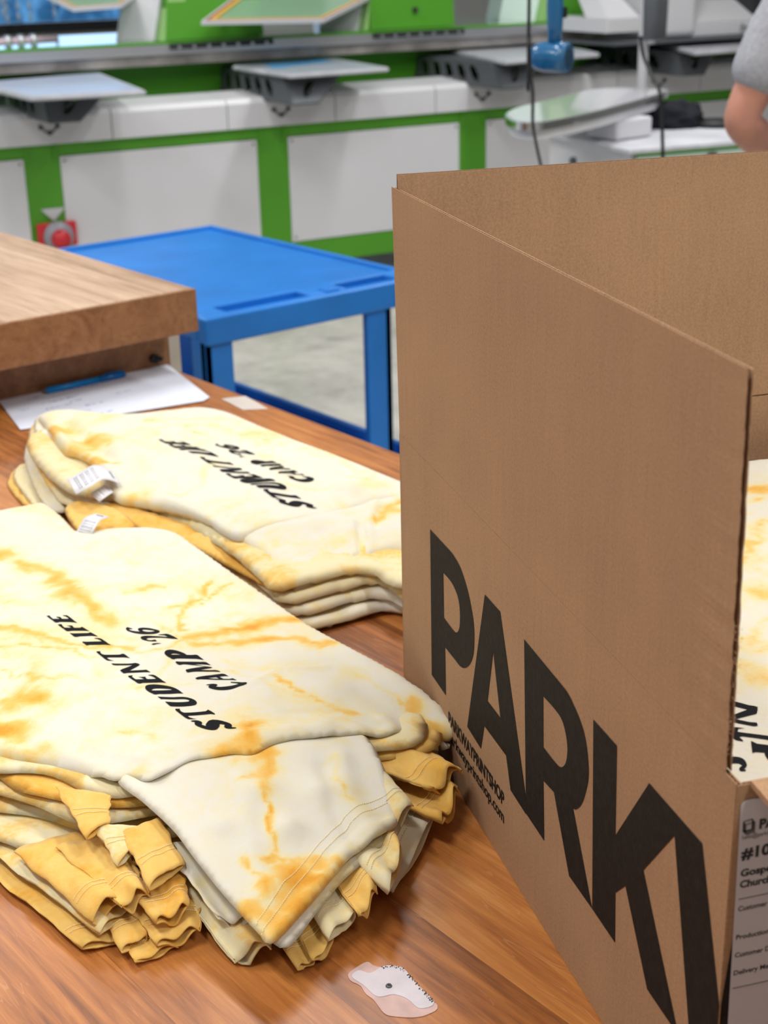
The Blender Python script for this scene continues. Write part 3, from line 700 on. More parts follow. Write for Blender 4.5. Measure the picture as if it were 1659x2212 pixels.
curve_fill('printed_letter_r', [[(0.3369, LT)]+SP([(0.268,0.2393),(0.2472,0.2384),(0.2335,0.2337),(0.2222,0.2279),(0.2129,0.2194),(0.2065,0.205),(0.2046,0.1905),(0.2086,0.1756),(0.2153,0.1612),(0.2248,0.1509),(0.2307,0.1482)])+[(0.1902,0.0855),(0.2345,0.0848),(0.2684,0.1396),(0.2906,0.1372),(0.2865,0.0836),(0.3269,0.0843)], SP([(0.2947,0.211),(0.2737,0.2121),(0.2579,0.2108),(0.2492,0.2039),(0.2444,0.1922),(0.2468,0.1788),(0.2552,0.1698),(0.2665,0.1673),(0.2922,0.1669)])], front, M_BOXINK, bxo)
kx = [(0.1996,0.2412),(0.1594,0.2421),(0.1558,0.1716),(0.1083,0.2424),(0.0697,0.2264),(0.1104,0.173),(0.0957,0.0855),(0.1364,0.1426),(0.1519,0.1261),(0.1491,0.0851),(0.1899,0.0856),(0.0343,0.2433),(0.0023,0.153),(0.0362,0.1048),(0.0528,0.0912)]
def ext(p, q, h):    # continue the line p-q down to height h
    t = (h-p[1])/(q[1]-p[1]); return (p[0]+(q[0]-p[0])*t, h)
curve_fill('printed_letter_k', [[kx[0], kx[1], kx[2], kx[3], (kx[3][0]-.018, LT+.002), kx[4], kx[5], ext(kx[5], kx[14], LB), kx[6], kx[7], kx[8], kx[9], kx[10]]], front, M_BOXINK, bxo)
wl = ext(kx[4], kx[13], LB); wr = (0.0006, ext(kx[11], kx[12], LB)[1])
t_ = (kx[11][0]-.0006)/(kx[11][0]-kx[12][0]); hr = kx[11][1]+(kx[12][1]-kx[11][1])*t_
curve_fill('printed_letter_w', [[(kx[3][0]-.018, LT+.002), kx[11], (.0006, hr), (.0006, LB), wl, kx[4]]], front, M_BOXINK, bxo)
side = lambda u, h: Vector((-.0004, -u, h))
w2 = (0.0041,0.1834)
sx_ = (LT-hr)/((w2[1]-hr)/(w2[0]-.0006)); sx_ = min(sx_, .05)
curve_fill('printed_letter_w', [[(.0006, hr), (sx_, LT), (sx_+.048, LT), (.047, LB), (.0006, LB)]], side, M_BOXINK, bxo)
text_on('printed_small_text', 'PARKWAYPRINTSHOP', .0185, (.5335, .0004, .0590), (-1, 0, 0), (0, 0, 1), M_BOXINK, bxo, .0006, width=.1545)
text_on('printed_small_text', 'parkwayprintshop.com', .0165, (.5335, .0004, .0420), (-1, 0, 0), (0, 0, 1), M_BOXINK, bxo, .0003, width=.1545)
# label stuck on the end wall
def rrect(u0, u1, h0, h1, r=.005, n=5):
    out = []
    for cx, cy, a0 in ((u1-r, h1-r, 0), (u0+r, h1-r, 90), (u0+r, h0+r, 180), (u1-r, h0+r, 270)):
        for k in range(n+1): a = math.radians(a0+90*k/n); out.append((cx+r*math.cos(a), cy+r*math.sin(a)))
    return out
lb = thing('shipping_label', 'white order label with black print on the end of the box', 'label', (.608, .441, TZ+.0005), BA)
bm = bmesh.new(); prism(bm, [(-.0004, -(a+(.2935-b)*.018), b) for a, b in rrect(.0034, .105, .105, .2935, .004)], (-.0003, 0, 0)); obj('label_paper', bm, M_LABEL, lb)
lu, lv = (0, -1, 0), (0, 0, 1)
def LTxt(txt, cap, p, bold=0, name='printed_text', width=None): text_on(name, txt, cap/.72, (-.0008, -p[0], p[1]), lu, lv, M_LINK, lb, bold, width=width)
du = lambda l: l[1][0]-l[0][0]
LTxt('PARKWAY', .0064, (0.0164,0.2726), .0005)
LTxt('hello@parkwayprintshop.com', .0032, (0.0058,0.2671), 0, width=du([(0.0057,0.2671),(0.0232,0.2674)])*2.35)
LTxt('#10', .0076, (0.0061,0.2534), .0005, width=du([(0.0061,0.2534),(0.0256,0.2537)]))
LTxt('Gospel', .0050, (0.0066,0.2411), .0003, width=du([(0.0066,0.2411),(0.0288,0.2413)]))
LTxt('Church', .0050, (0.0067,0.2331), .0003, width=du([(0.0067,0.2332),(0.0279,0.2336)]))
for tx_, p_, w_ in (('Customer', (0.0069,0.2164), du([(0.0069,0.2164),(0.0264,0.2163)])), ('Production', (0.007,0.1957), du([(0.007,0.1957),(0.0292,0.1955)])),
        ('Customer D', (0.0072,0.1826), du([(0.0072,0.1826),(0.0308,0.1827)])), ('Delivery Met', (0.0073,0.1694), du([(0.0073,0.1694),(0.0329,0.1691)]))):
    LTxt(tx_, .0036, p_, .00012, width=w_)
for a, b in ((0.0067,0.2251), (0.0073,0.1596)): obj('printed_rule', bx((-.0009, -.1, b-.0002), (-.0007, -a, b+.0002)), M_LINK, lb)
bm = bmesh.new(); c0 = (0.0095,0.2762)
for k in range(4):      # stacked-sheets emblem drawn with thin bars
    o = .0006*k; h = .0036
    q = [(-h+o, h*.9-o*1.3), (h*.6+o, h*1.1-o*1.3), (h*.6+o, -h*.85-o*1.3), (-h+o, -h*1.0-o*1.3)]
    for i in range(4):
        if k in (1, 2) and i == 0: continue
        a, b = q[i], q[(i+1) % 4]
        tube(bm, [(-.0009, -(c0[0]+a[0]), c0[1]+a[1]), (-.0009, -(c0[0]+b[0]), c0[1]+b[1])], .00018 if k else .0003, 4)
obj('printed_emblem', bm, M_LINK, lb)
# ------------------------------------------------------------------ automatic screen printing press
ps = thing('screen_printing_press', 'long white and green automatic screen printing press across the background', 'printing press', (4.986, 6.121, 0), PA)
XS, XE = -5.0, 5.2
PITCH = 1.19
bm = bmesh.new(); box(bm, (XS, .0, .765), (XE, .10, .835), .004); box(bm, (XS, .0, .105), (XE, .10, .225), .004)
obj('base_frame', bm, M_GREEN, ps)
for k in range(-3, 5):
    x = -.585+PITCH*k
    bm = bmesh.new(); box(bm, (x-.175, .0, .22), (x, .10, .77), .003); o = obj('post', bm, M_GREEN, ps)
    obj('gusset', bx((x-.165, -.012, .745), (x-.15, .01, .815)), M_GREEN, o); obj('gusset', bx((x-.03, -.012, .745), (x-.015, .01, .815)), M_GREEN, o)
    obj('foot', bx((x-.14, .0, .0), (x-.04, .09, .11)), M_DARK, ps)
    p = obj('cover_panel', bx((x+.0, -.004, .228), (x+PITCH-.175, .006, .762), .002), M_WHITE, ps)
    bm = bmesh.new()
    for cx in (x+.02, x+PITCH-.195):
        for cz in (.742, .25): obj('panel_screw', tube(bmesh.new(), [(cx, -.003, cz), (cx, -.008, cz)], .006, 8), M_DARKALU, p)
obj('inner_wall', bx((XS, .12, .2), (XE, .13, .8)), M_DARK, ps)
for k in range(-7, 9):        # white upper fascia, one box per half pitch
    x = -.325+.595*k
    bm = bmesh.new(); pts = [(x+.003, -.03, .825), (x+.003, -.03, .945), (x+.003, -.012, .968), (x+.003, .26, .985), (x+.003, .26, .825)]
    prism(bm, pts, (.589, 0, 0)); obj('fascia_panel', bm, M_WHITE, ps)
for k in range(-2, 4):        # three-hole bracket heads under each arm
    x = -.630+PITCH*k
    bm = bmesh.new()
    for dx, dz in ((-.04, .02), (.04, .02), (0, -.008)): tube(bm, [(x+dx, -.028, .885+dz), (x+dx, -.038, .885+dz)], .011, 10)
    for s in (-1, 1): tube(bm, [(x+s*.03, -.033, .895), (x+s*.012, -.033, .877)], .004, 6)
    obj('bracket_bolts', bm, M_DARK, ps)
obj('recess_wall', bx((XS, .55, .84), (XE, .58, 1.16)), M_GREEN, ps)
obj('recess_shelf', bx((XS, .262, .90), (XE, .55, .96)), M_GREEN, ps)
bm = bx((XS, .35, 1.172), (XE, .50, 1.226), .003); obj('guide_rail', bm, M_ALU, ps)
obj('rail_underside', bx((XS, .37, 1.12), (XE, .50, 1.171)), M_GREYDIRT, ps)
obj('glass_deck', bx((XS, .352, 1.227), (XE, 1.35, 1.236)), M_GLASSTOP, ps)
obj('deck_edge', bx((XS, .346, 1.222), (XE, .3515, 1.237)), M_GREEN, ps)
# arms and pallets
def hole_plate(bm, a, b, c, d, holes, th):
    """quad plate a-b-c-d (2-D in u,v) with oval holes, pushed by th; corners are 3-D: a,b bottom; d,c top"""
    a, b, c, d = map(Vector, (a, b, c, d)); n = (b-a).cross(d-a).normalized()*th
    P = lambda u, v: (a*(1-u)+b*u)*(1-v)+(d*(1-u)+c*u)*v
    cells = []
    us = [0]+sum([[h[0], h[1]] for h in holes], [])+[1]
    for i in range(len(us)-1):
        u0, u1 = us[i], us[i+1]
        if i % 2 == 0: cells.append([P(u0, 0), P(u1, 0), P(u1, 1), P(u0, 1)])
        else:
            v0, v1 = holes[i//2][2:4]; um = (u0+u1)/2; N = 10
            lo = [P(u0, 0), P(u1, 0)]+[P(um+(u1-um)*math.cos(math.pi*k/N), v0+(.5*(v1-v0))*(1-abs(math.sin(math.pi*k/N))**.6)) for k in range(N+1)]
            hi = [P(u1, 1), P(u0, 1)]+[P(um-(u1-um)*math.cos(math.pi*k/N), v1-(.5*(v1-v0))*(1-abs(math.sin(math.pi*k/N))**.6)) for k in range(N+1)]
            cells += [lo, hi]
    for c_ in cells: prism(bm, c_, n)
pal = [[(-2.0598,-0.6432,1.1),(-1.5721,-0.7226,1.1),(-1.4167,0.4074,1.1),(-2.0907,0.23,1.1)], [(-0.7361,-0.387,1.1),(-0.1829,-0.3584,1.1),(-0.0853,0.5031,1.1),(-0.7286,0.3392,1.1)], [(0.4553,-0.4124,1.1),(1.1242,-0.3109,1.1),(1.5605,0.8886,1.1),(0.7248,0.7005,1.1)], [(1.5332,-0.5921,1.1),(2.3464,-0.5587,1.1),(2.9717,0.6919,1.1),(2.0665,0.579,1.1)]]
for k in range(4):
    cx = -.645+PITCH*(k-1)
    yf, yb = -.30, .95
    bm = bmesh.new()
    bl0, br0, tl0, tr0 = cx-.07, cx+.065, cx-.055, cx+.25
    zb, zt = .957, 1.078
    hs = [(.30+.083*i, .30+.083*i+.052, .18, .82) for i in range(8)]
    hole_plate(bm, (bl0, yb, zb+.01), (bl0, yf-.06, zb), (tl0, yf+.06, zt), (tl0, yb, zt), [(.06+.105*i, .06+.105*i+.06, .16, .84) for i in range(8)], .006)
    hole_plate(bm, (br0, yf-.06, zb), (br0, yb, zb+.01), (tr0, yb, zt), (tr0, yf+.06, zt), [(.10+.105*i, .10+.105*i+.06, .16, .84) for i in range(8)], .006)
    hole_plate(bm, (bl0, yf-.06, zb), (br0, yf-.06, zb), (tr0, yf+.06, zt), (tl0, yf+.06, zt), [(.36, .60, .2, .8)], .006)
    box(bm, (bl0, yf-.06, zb-.004), (br0, yb, zb+.004)); box(bm, (tl0, yf+.05, zt-.006), (tr0, yb, zt+.002))
    arm = obj('pallet_arm', bm, M_DARKALU, ps)
    q = pal[k]
    bm = bmesh.new(); prism(bm, [(p[0], p[1], 1.080) for p in q], (0, 0, .022), .006)
    o = obj('pallet', bm, M_PALLET, ps, False)
    bm = bmesh.new(); prism(bm, [(p[0]*.94+sum(z[0] for z in q)/4*.06, p[1]*.94+sum(z[1] for z in q)/4*.06, 1.1022) for p in q], (0, 0, .0006))
    obj('pallet_film', bm, mat('blue_grey_pallet_film', ((.42, .50, .66), (.40, .46, .52), (.55, .57, .62), (.5, .5, .55))[k], .3), o)
# one blue patch of film on the second pallet
bm = bmesh.new(); prism(bm, [(*p[:2], 1.1032) for p in [(-0.5765,0.2995,1.1032),(-0.6576,-0.0318,1.1032),(-0.2284,0.1698,1.1032),(-0.1934,0.4074,1.1032)]], (0, 0, .0004)); obj('blue_film_patch', bm, mat('bright_blue_film', (.10, .38, .72), .35), ps)
# print heads standing on the deck
for k in range(4):
    x = -1.045+1.16*k
    if k == 3: break
    b = x-.20
    bm = bmesh.new(); hexa(bm, [(b, .62, 1.237), (b+.15, .47, 1.237), (b+.26, .55, 1.237), (b+.12, .95, 1.237), (b+.13, .62, 1.75), (b+.28, .47, 1.75), (b+.39, .55, 1.75), (b+.25, .95, 1.75)])
    hd = obj('print_head', bm, (M_WHITE, M_WHITE, M_MINT)[k], ps)
    bm = bmesh.new(); prism(bm, [(x-.03, .42, 1.237), (x+.0, .42, 1.237), (x+.20, .42, 1.56), (x+.06, .42, 1.56)], (0, .45, 0)); obj('side_fin', bm, M_LGREEN, ps)
    bm = bmesh.new(); hexa(bm, [(x, .40, 1.238), (x+.53, .40, 1.238), (x+.53, .95, 1.238), (x, .95, 1.238), (x+.03, .44, 1.60), (x+.53, .44, 1.60), (x+.53, 1.0, 1.60), (x+.03, 1.0, 1.60)])
    gb = obj('head_carriage', bm, M_GREEN, ps)
    bm = bmesh.new(); tube(bm, [(x+.28, .39, 1.33), (x+.28, .42, 1.33)], .014, 12); obj('carriage_hole', bm, M_DARK, gb)
    bm = bmesh.new(); box(bm, (x-.01, .325, 1.196), (x+.55, .352, 1.224)); br = obj('carriage_bracket', bm, M_DARK, ps)
    bm = bmesh.new()
    for i in range(7): tube(bm, [(x+.03+.08*i, .326, 1.206), (x+.03+.08*i, .316, 1.206)], .009, 10)
    obj('bracket_screw', bm, M_ALU, br)
# tilted print screens
def frame_screen(C4, name='print_screen'):
    """four outer corners in order; returns frame with tape bands and mesh"""
    C4 = [Vector(c) for c in C4]; ce = sum(C4, Vector())/4; n = (C4[1]-C4[0]).cross(C4[3]-C4[0]).normalized()
    def band(a, b, m, nm, par, off):
        bm = bmesh.new()
        for i in range(4):
            j = (i+1) % 4
            q = [C4[i].lerp(ce, a), C4[j].lerp(ce, a), C4[j].lerp(ce, b), C4[i].lerp(ce, b)]
            prism(bm, [v+n*off for v in q], n*.02)
        return obj(nm, bm, m, par)
    fr = band(0, .03, M_WHITE, name, ps, .001)
    band(.03, .08, M_REDFR, 'red_tape', fr, 0); band(.08, .14, M_YEL, 'yellow_tape', fr, -.001)
    bm = bmesh.new(); prism(bm, [c.lerp(ce, .15)+n*.008 for c in C4], n*.003); obj('screen_mesh', bm, M_MESH, fr)
    return fr
frame_screen([(-0.9869,0.08,1.3166),(-0.3182,0.08,1.2999)]+[(0.3823,0.62,1.4377),(-0.4842,0.62,1.4646)])
frame_screen([(-1.5376,0.35,1.3928),(-1.2932,0.35,1.4008)]+[(-0.942,0.85,1.4875),(-1.6071,0.85,1.4899)])
# pipe with rings lying on the deck, under the window
a, b = (-1.9398,0.4955,1.262), (-1.5694,0.5531,1.262)
rod = obj('deck_pipe', tube(bmesh.new(), [a, b], .017, 12), mat('pale_pink_pipe', (.55, .42, .50), .4), ps, True)
for f in (.3, .48, .66): p = Vector(a).lerp(Vector(b), f); obj('pipe_ring', tube(bmesh.new(), [p-Vector((.012, 0, 0)), p+Vector((.012, 0, 0))], .030, 16), M_ALU, rod, True)
# red emergency stop on its green post
es = thing('emergency_stop', 'round red emergency stop button with grey ring and white warning triangle', 'button', pw(-1.835, 0), PA)
obj('mounting_box', bx((-.09, -.035, .345), (.10, -.005, .46), .006), M_RED, es)
obj('ring', tube(bmesh.new(), [(.005, -.034, .395), (.005, -.055, .395)], .072, 28), mat('grey_ring', (.34, .33, .38), .4), es, True)
obj('push_button', tube(bmesh.new(), [(.010, -.05, .385), (.010, -.085, .385)], [.048, .043], 28), M_RED, es, True)
bm = bmesh.new(); prism(bm, [(-.060, -.006, .525), (.060, -.006, .525), (.0, -.006, .465)], (0, -.003, 0)); obj('warning_triangle', bm, mat('warning_white', (.6, .6, .62), .5), es)

# white garment printer standing over the right end of the press
dt = thing('garment_printer', 'white garment printer with sloping cover at upper right of the picture', 'printer', pw(1.25, -.2, 1.13), PA)
def off(l, dz=1.13, dx=1.25): return [(p[0]-dx, p[1], p[2]-dz) for p in l]
bm = bmesh.new(); box(bm, (-.0, .0, .06), (.22, .55, .135), .004)
prism(bm, [(0, .0, .135), (.22, .0, .135), (.22, .30, .30), (.12, .30, .30)], (0, .2, 0)); obj('side_housing', bm, M_WHITE, dt)
bm = bmesh.new(); box(bm, (.31, -.02, .02), (.60, .5, .62), .03); obj('column', bm, M_WHITE, dt, False)
bm = bmesh.new(); box(bm, (.58, -.0, .015), (1.22, .6, .09), .008); prism(bm, [(.58, .0, .09), (.58, .22, .20), (.58, .6, .20), (.58, .6, .09)], (.64, 0, 0)); obj('front_cover', bm, M_WHITE, dt)
bm = bmesh.new(); box(bm, (1.06, .05, .10), (1.12, .5, .5)); obj('black_side_post', bm, M_DARK, dt)
text_on('printed_text', '(bro', .055, (.93, -.002, .034), (1, 0, 0), (0, 0, 1), M_DARKALU, dt, .001)
obj('base_plate', bx((-.02, -.1, .0), (1.2, .4, .014)), M_DARKALU, dt)

# pole with cylindrical bracket and cable, standing on the cabinet
cb = thing('equipment_cabinet', 'white equipment cabinet with green-edged glass door behind the box flap', 'cabinet', (4.13, 3.635, 0), math.radians(-16))
bm = bmesh.new(); box(bm, (-.02, .02, .1), (.62, .62, .935), .004); obj('body', bm, M_WHITE, cb)
obj('top_plate', bx((-.05, -.02, .938), (.68, .66, .952)), M_PALLET, cb)
obj('glass_door', bx((.0, -.005, .30), (.60, .012, .925)), M_MINT, cb); obj('door_edge', bx((-.005, -.012, .926), (.62, .012, .9375)), M_GREEN, cb)
obj('door_handle', bx((.30, -.02, .85), (.335, -.006, .915)), M_BLACK, cb)
for y, z in ((.12, .84), (.42, .86), (.1, .6), (.42, .6)): obj('side_knob', tube(bmesh.new(), [(-.02, y, z), (-.035, y, z)], .016, 12), M_DARKALU, cb)
for x in (.03, .55):
    for y in (.06, .56): obj('foot', bx((x, y, 0), (x+.05, y+.05, .1)), M_DARK, cb)
pt = [(4.7636,4.1856,1.3259),(4.7539,4.1437,0.9165)]
po = thing('equipment_pole', 'grey metal pole with ribbed bracket standing behind the chrome-edged platen', 'pole', (pt[0][0], pt[0][1], 0))
obj('tube', tube(bmesh.new(), [(0, 0, 0), (0, 0, 1.6)], .021, 14), mat('grey_painted_steel', (.36, .36, .38), .45), po, True)
bm = bmesh.new(); z0 = pt[0][2]
for i in range(3): tube(bm, [(-.008+.02*i, -.045, z0-.045), (-.008+.02*i, -.045, z0+.25)], [.034, .040], 16)
obj('cable_drum', bm, M_DARKALU, po, True); obj('drum_band', tube(bmesh.new(), [(-.02, -.055, z0-.06), (-.02, -.055, z0+.26)], .018, 14), M_ALU, po, True)
# chrome-edged platen
pn = thing('garment_platen', 'rounded garment platen with bright chrome edge on a white arm', 'platen', (3.6, 3.8, 1.0))
out = [(p[0]-3.6, p[1]-3.8) for p in crc([(3.7259,3.9099,1.08),(3.6314,3.7965,1.08),(3.5789,3.6868,1.08),(3.6225,3.6348,1.08),(3.7367,3.6481,1.08),(4.0426,3.7382,1.08),(4.7057,4.008,1.08),(4.7778,4.1391,1.08),(4.6396,4.32,1.08),(4.1616,4.1398,1.08),(3.9012,4.037,1.08)], 5)]
bm = bmesh.new(); prism(bm, [(x, y, .062) for x, y in out], (0, 0, .026), 0); obj('chrome_edge', bm, M_CHROME, pn, False)
cx = sum(p[0] for p in out)/len(out); cy = sum(p[1] for p in out)/len(out)
bm = bmesh.new(); prism(bm, [(cx+(x-cx)*.96, cy+(y-cy)*.96, .0885) for x, y in out], (0, 0, .0015)); obj('platen_surface', bm, mat('grey_platen_pad', (.50, .50, .55), .12, coat=.5), pn)
bm = bmesh.new(); prism(bm, [(cx+(x-cx)*.93, cy+(y-cy)*.93, .028) for x, y in out], (0, 0, .033)); obj('white_underbody', bm, M_WHITE, pn)
bm = bmesh.new(); q = (4.3268,3.8786,0.9837); box(bm, (q[0]-3.6-.10, q[1]-3.8-.05, -.046), (q[0]-3.6+.10, q[1]-3.8+.11, .03), .01); obj('support_block', bm, M_WHITE, pn)
# crumpled dark cloth and black ring on the cabinet
def blob(name, c, R_, m, seed, amp=.35, flat_=.5, sub=4):
    bm = bmesh.new(); bmesh.ops.create_icosphere(bm, subdivisions=sub, radius=1)
    for v in bm.verts:
        n = v.co.normalized(); d = 1+amp*noise.fractal(n*1.6+Vector((seed, 0, 0)), 1, 2, 4)+amp*.4*abs(noise.noise(n*5+Vector((0, seed, 0))))
        v.co = Vector((n.x*d*R_[0], n.y*d*R_[1], max(n.z*d*R_[2], -R_[2]*flat_)))
    o = obj(name, bm, m, None, True); o.location = c; return o
q = [4.7211,3.989,0.955]
o = blob('crumpled_garment', (q[0], q[1], .985), (.135, .10, .062), M_NAVY, 3); o.rotation_euler = (0, 0, -.6)
tag(o, 'crumpled near-black garment lying on the white cabinet', 'garment')
q = [4.8568,3.8713,0.97]
bm = bmesh.new(); bmesh.ops.create_cone(bm, cap_ends=True, segments=36, radius1=.10, radius2=.095, depth=.022); o = obj('black_disc', bm, M_BLACK, None, True); o.location = (q[0], q[1], .9635)
tag(o, 'black round disc lying beside the crumpled garment on the cabinet', 'disc')

# hanging blue dryer and cables
dl = [(2.9439,2.9814,1.369),(3.0056,2.9185,1.3629)]
a, b = Vector(dl[0]), Vector(dl[1]); dr = thing('hair_dryer', 'glossy blue hot-air dryer hanging handle-up by its cord', 'hair dryer', a)
ax = (b-a); ax.z = -.006; side_ = ax.normalized()
tow = Vector((-.58, -.73, .1))*.045     # the grille end is turned toward the table
e = ax+tow
obj('barrel', tube(bmesh.new(), [Vector((0, 0, 0)), e*.08, e*.3, e*.75, e*.97], [.026, .034, .040, .041, .040], 28), M_DRYER, dr, True)
gr_ = obj('intake_grille', tube(bmesh.new(), [e*.97, e*1.03], [.040, .036], 28), mat('blue_grille', (.02, .12, .26), .5), dr)
bm = bmesh.new(); n = e.normalized(); u = n.cross(Vector((0, 0, 1))).normalized(); v = n.cross(u)
for i in range(-4, 5):
    for j in range(-4, 5):
        if i*i+j*j < 17: c = e*1.031+u*i*.0075+v*(j+.5*(i % 2))*.0075; tube(bm, [c, c+n*.0015], .0025, 6)
obj('grille_hole', bm, M_DARK, gr_)
h0 = e*.62+Vector((0, 0, .03)); hd_ = Vector((-.010, .005, 1)).normalized()
obj('handle', tube(bmesh.new(), [h0, h0+hd_*.05, h0+hd_*.10, h0+hd_*.16, h0+hd_*.19], [.019, .021, .023, .020, .016], 18), M_DRYER, dr, True)
obj('switch', bx(tuple(h0+hd_*.085+Vector((.010, -.016, -.014))), tuple(h0+hd_*.085+Vector((.024, -.022, .014)))), M_BLACK, dr)
top = h0+hd_*.19
obj('power_cord', tube(bmesh.new(), spline([top, top+Vector((.01, 0, .25)), top+Vector((0, 0, 1.2)), Vector((top.x, top.y, CEIL-a.z))], 8), .004, 8), M_BLACK, dr, True)
c1 = [(2.8696,2.925,1.5184),(2.8684,2.9201,1.4254),(2.8803,2.9286,1.3415),(2.9386,2.9758,1.2743),(3.0037,3.0399,1.1836),(3.076,3.0984,1.1142),(3.1527,3.1464,1.0192),(3.2317,3.1869,0.9118)]
c1 = [(c1[0][0], c1[0][1], CEIL)]+c1+[(c1[-1][0]+.03, c1[-1][1]+.05, .6), (c1[-1][0]+.1, c1[-1][1]+.1, .01)]
o = obj('hanging_cable', tube(bmesh.new(), spline(c1, 10), .0048, 8), M_BLACK, None, True); tag(o, 'black cable hanging from above just left of the blue dryer', 'cable')
c2 = [(3.7427,3.3028,1.3717),(3.7441,3.2984,1.3405),(3.7499,3.2874,1.2978),(3.7272,3.2316,1.2517),(3.7013,3.1798,1.2136),(3.7032,3.168,1.1501),(3.7004,3.1564,1.0649),(3.6965,3.1467,0.9934),(3.6908,3.1373,0.9216)]
c2 += [(c2[-1][0], c2[-1][1], .5), (c2[-1][0]+.06, c2[-1][1]+.02, .01)]
o = obj('hanging_cable', tube(bmesh.new(), spline(c2, 8), .0058, 8), M_BLACK, None, True); tag(o, 'black cable running down from the pole bracket in front of the cabinet', 'cable')

# ------------------------------------------------------------------ worker at the right edge
def skin(name, V, E, m, parent, sub=2):
    me = bpy.data.meshes.new(name); me.from_pydata([v[:3] for v in V], E, []); me.update()
    o = bpy.data.objects.new(name, me); COL.objects.link(o); o.parent = parent; me.materials.append(m)
    sk = o.modifiers.new('skin', 'SKIN'); sk.use_smooth_shade = True
    for i, v in enumerate(V):
        r = v[3] if isinstance(v[3], tuple) else (v[3], v[3]); me.skin_vertices[0].data[i].radius = r; me.skin_vertices[0].data[i].use_root = (i == 0)
    s = o.modifiers.new('sub', 'SUBSURF'); s.levels = sub; s.render_levels = sub
    dg = bpy.context.evaluated_depsgraph_get(); nm = bpy.data.meshes.new_from_object(o.evaluated_get(dg))
    o.modifiers.clear(); o.data = nm
    for p in nm.polygons: p.use_smooth = True
    return o
EL = Vector((2.9497,2.2762,1.2354))
r_ = Vector((.78, -.63, 0)); f_ = Vector((.63, .78, 0)); up = Vector((0, 0, 1))
person = thing('person', 'person in a heather grey T-shirt standing behind the box, one bent elbow in view', 'person', (EL.x+.36*r_.x, EL.y+.36*r_.y, 0))
O = Vector(person.location)
def W_(p): return tuple(Vector(p)-O)
sh = EL+r_*.115+up*.325-f_*.02; nk = sh+r_*.19+up*.05; sh2 = sh+r_*.38
pel = nk+up*-.60; pel = Vector((nk.x, nk.y, .93))
wr_ = EL+r_*.14+f_*.16-up*.085; el2 = sh2-up*.31+r_*.05; wr2 = el2-r_*.10+f_*.20-up*.03
V = [(*W_(pel), (.16, .12)), (*W_(pel+up*.25), (.14, .11)), (*W_(nk-up*.14), (.17, .12)), (*W_(nk), .065), (*W_(nk+up*.09), .055), (*W_(nk+up*.16+f_*.02), (.075, .085)), (*W_(nk+up*.27+f_*.02), (.075, .09)),
     (*W_(sh), .062), (*W_(sh.lerp(EL, .55)), .055), (*W_(EL+up*.02), .050), (*W_(EL+r_*.01), .050), (*W_(EL.lerp(wr_, .4)), .050), (*W_(wr_), .031),
     (*W_(sh2), .062), (*W_(sh2.lerp(el2, .55)), .052), (*W_(el2), .044), (*W_(el2.lerp(wr2, .4)), .046), (*W_(wr2), .030)]
E_ = [(0, 1), (1, 2), (2, 3), (3, 4), (4, 5), (5, 6), (2, 7), (7, 8), (8, 9), (9, 10), (10, 11), (11, 12), (2, 13), (13, 14), (14, 15), (15, 16), (16, 17)]
for w, d0, wi in ((wr_, (wr_-EL).normalized(), 12), (wr2, (wr2-el2).normalized(), 17)):
    sd = d0.cross(up).normalized(); i0 = len(V)
    V.append((*W_(w+d0*.05), (.034, .016))); E_.append((wi, i0))
    for k, (o_, l) in enumerate(((-.028, .070), (-.010, .080), (.010, .076), (.027, .060))):
        i = len(V); V += [(*W_(w+d0*.095+sd*o_), .0095), (*W_(w+d0*(.095+l*.5)+sd*o_*1.1-up*.010), .0085), (*W_(w+d0*(.095+l*.85)+sd*o_*1.1-up*.032), .0075)]
        E_ += [(i0, i), (i, i+1), (i+1, i+2)]
    i = len(V); V += [(*W_(w+d0*.055-sd*.042-up*.008), .010), (*W_(w+d0*.095-sd*.055-up*.018), .0085)]; E_ += [(i0, i), (i, i+1)]
for s in (-1, 1):
    i = len(V); hp = pel+r_*.10*s-up*.07
    V += [(*W_(hp), .085), (*W_(Vector((hp.x, hp.y, .50))+r_*.02*s+f_*.02), .060), (*W_(Vector((hp.x, hp.y, .10))+r_*.02*s), .042), (*W_(Vector((hp.x, hp.y, .045))+r_*.02*s-f_*.02), .040), (*W_(Vector((hp.x, hp.y, .035))+r_*.03*s+f_*.17), .032)]
    E_ += [(0, i), (i, i+1), (i+1, i+2), (i+2, i+3), (i+3, i+4)]
skin('body', V, E_, M_SKIN, person)
hc = Vector(W_(nk+up*.215+f_*.02))
bm = bmesh.new(); bmesh.ops.create_icosphere(bm, subdivisions=4, radius=1)
for v in list(bm.verts):
    v.co = Vector((v.co.x*.092, v.co.y*.105, v.co.z*.125))
bmesh.ops.delete(bm, geom=[v for v in bm.verts if v.co.z < .0 and v.co.dot(f_) > .0], context='VERTS')
for v in bm.verts: v.co += hc-f_*.012+up*.015
obj('hair', bm, M_HAIR, person, True)
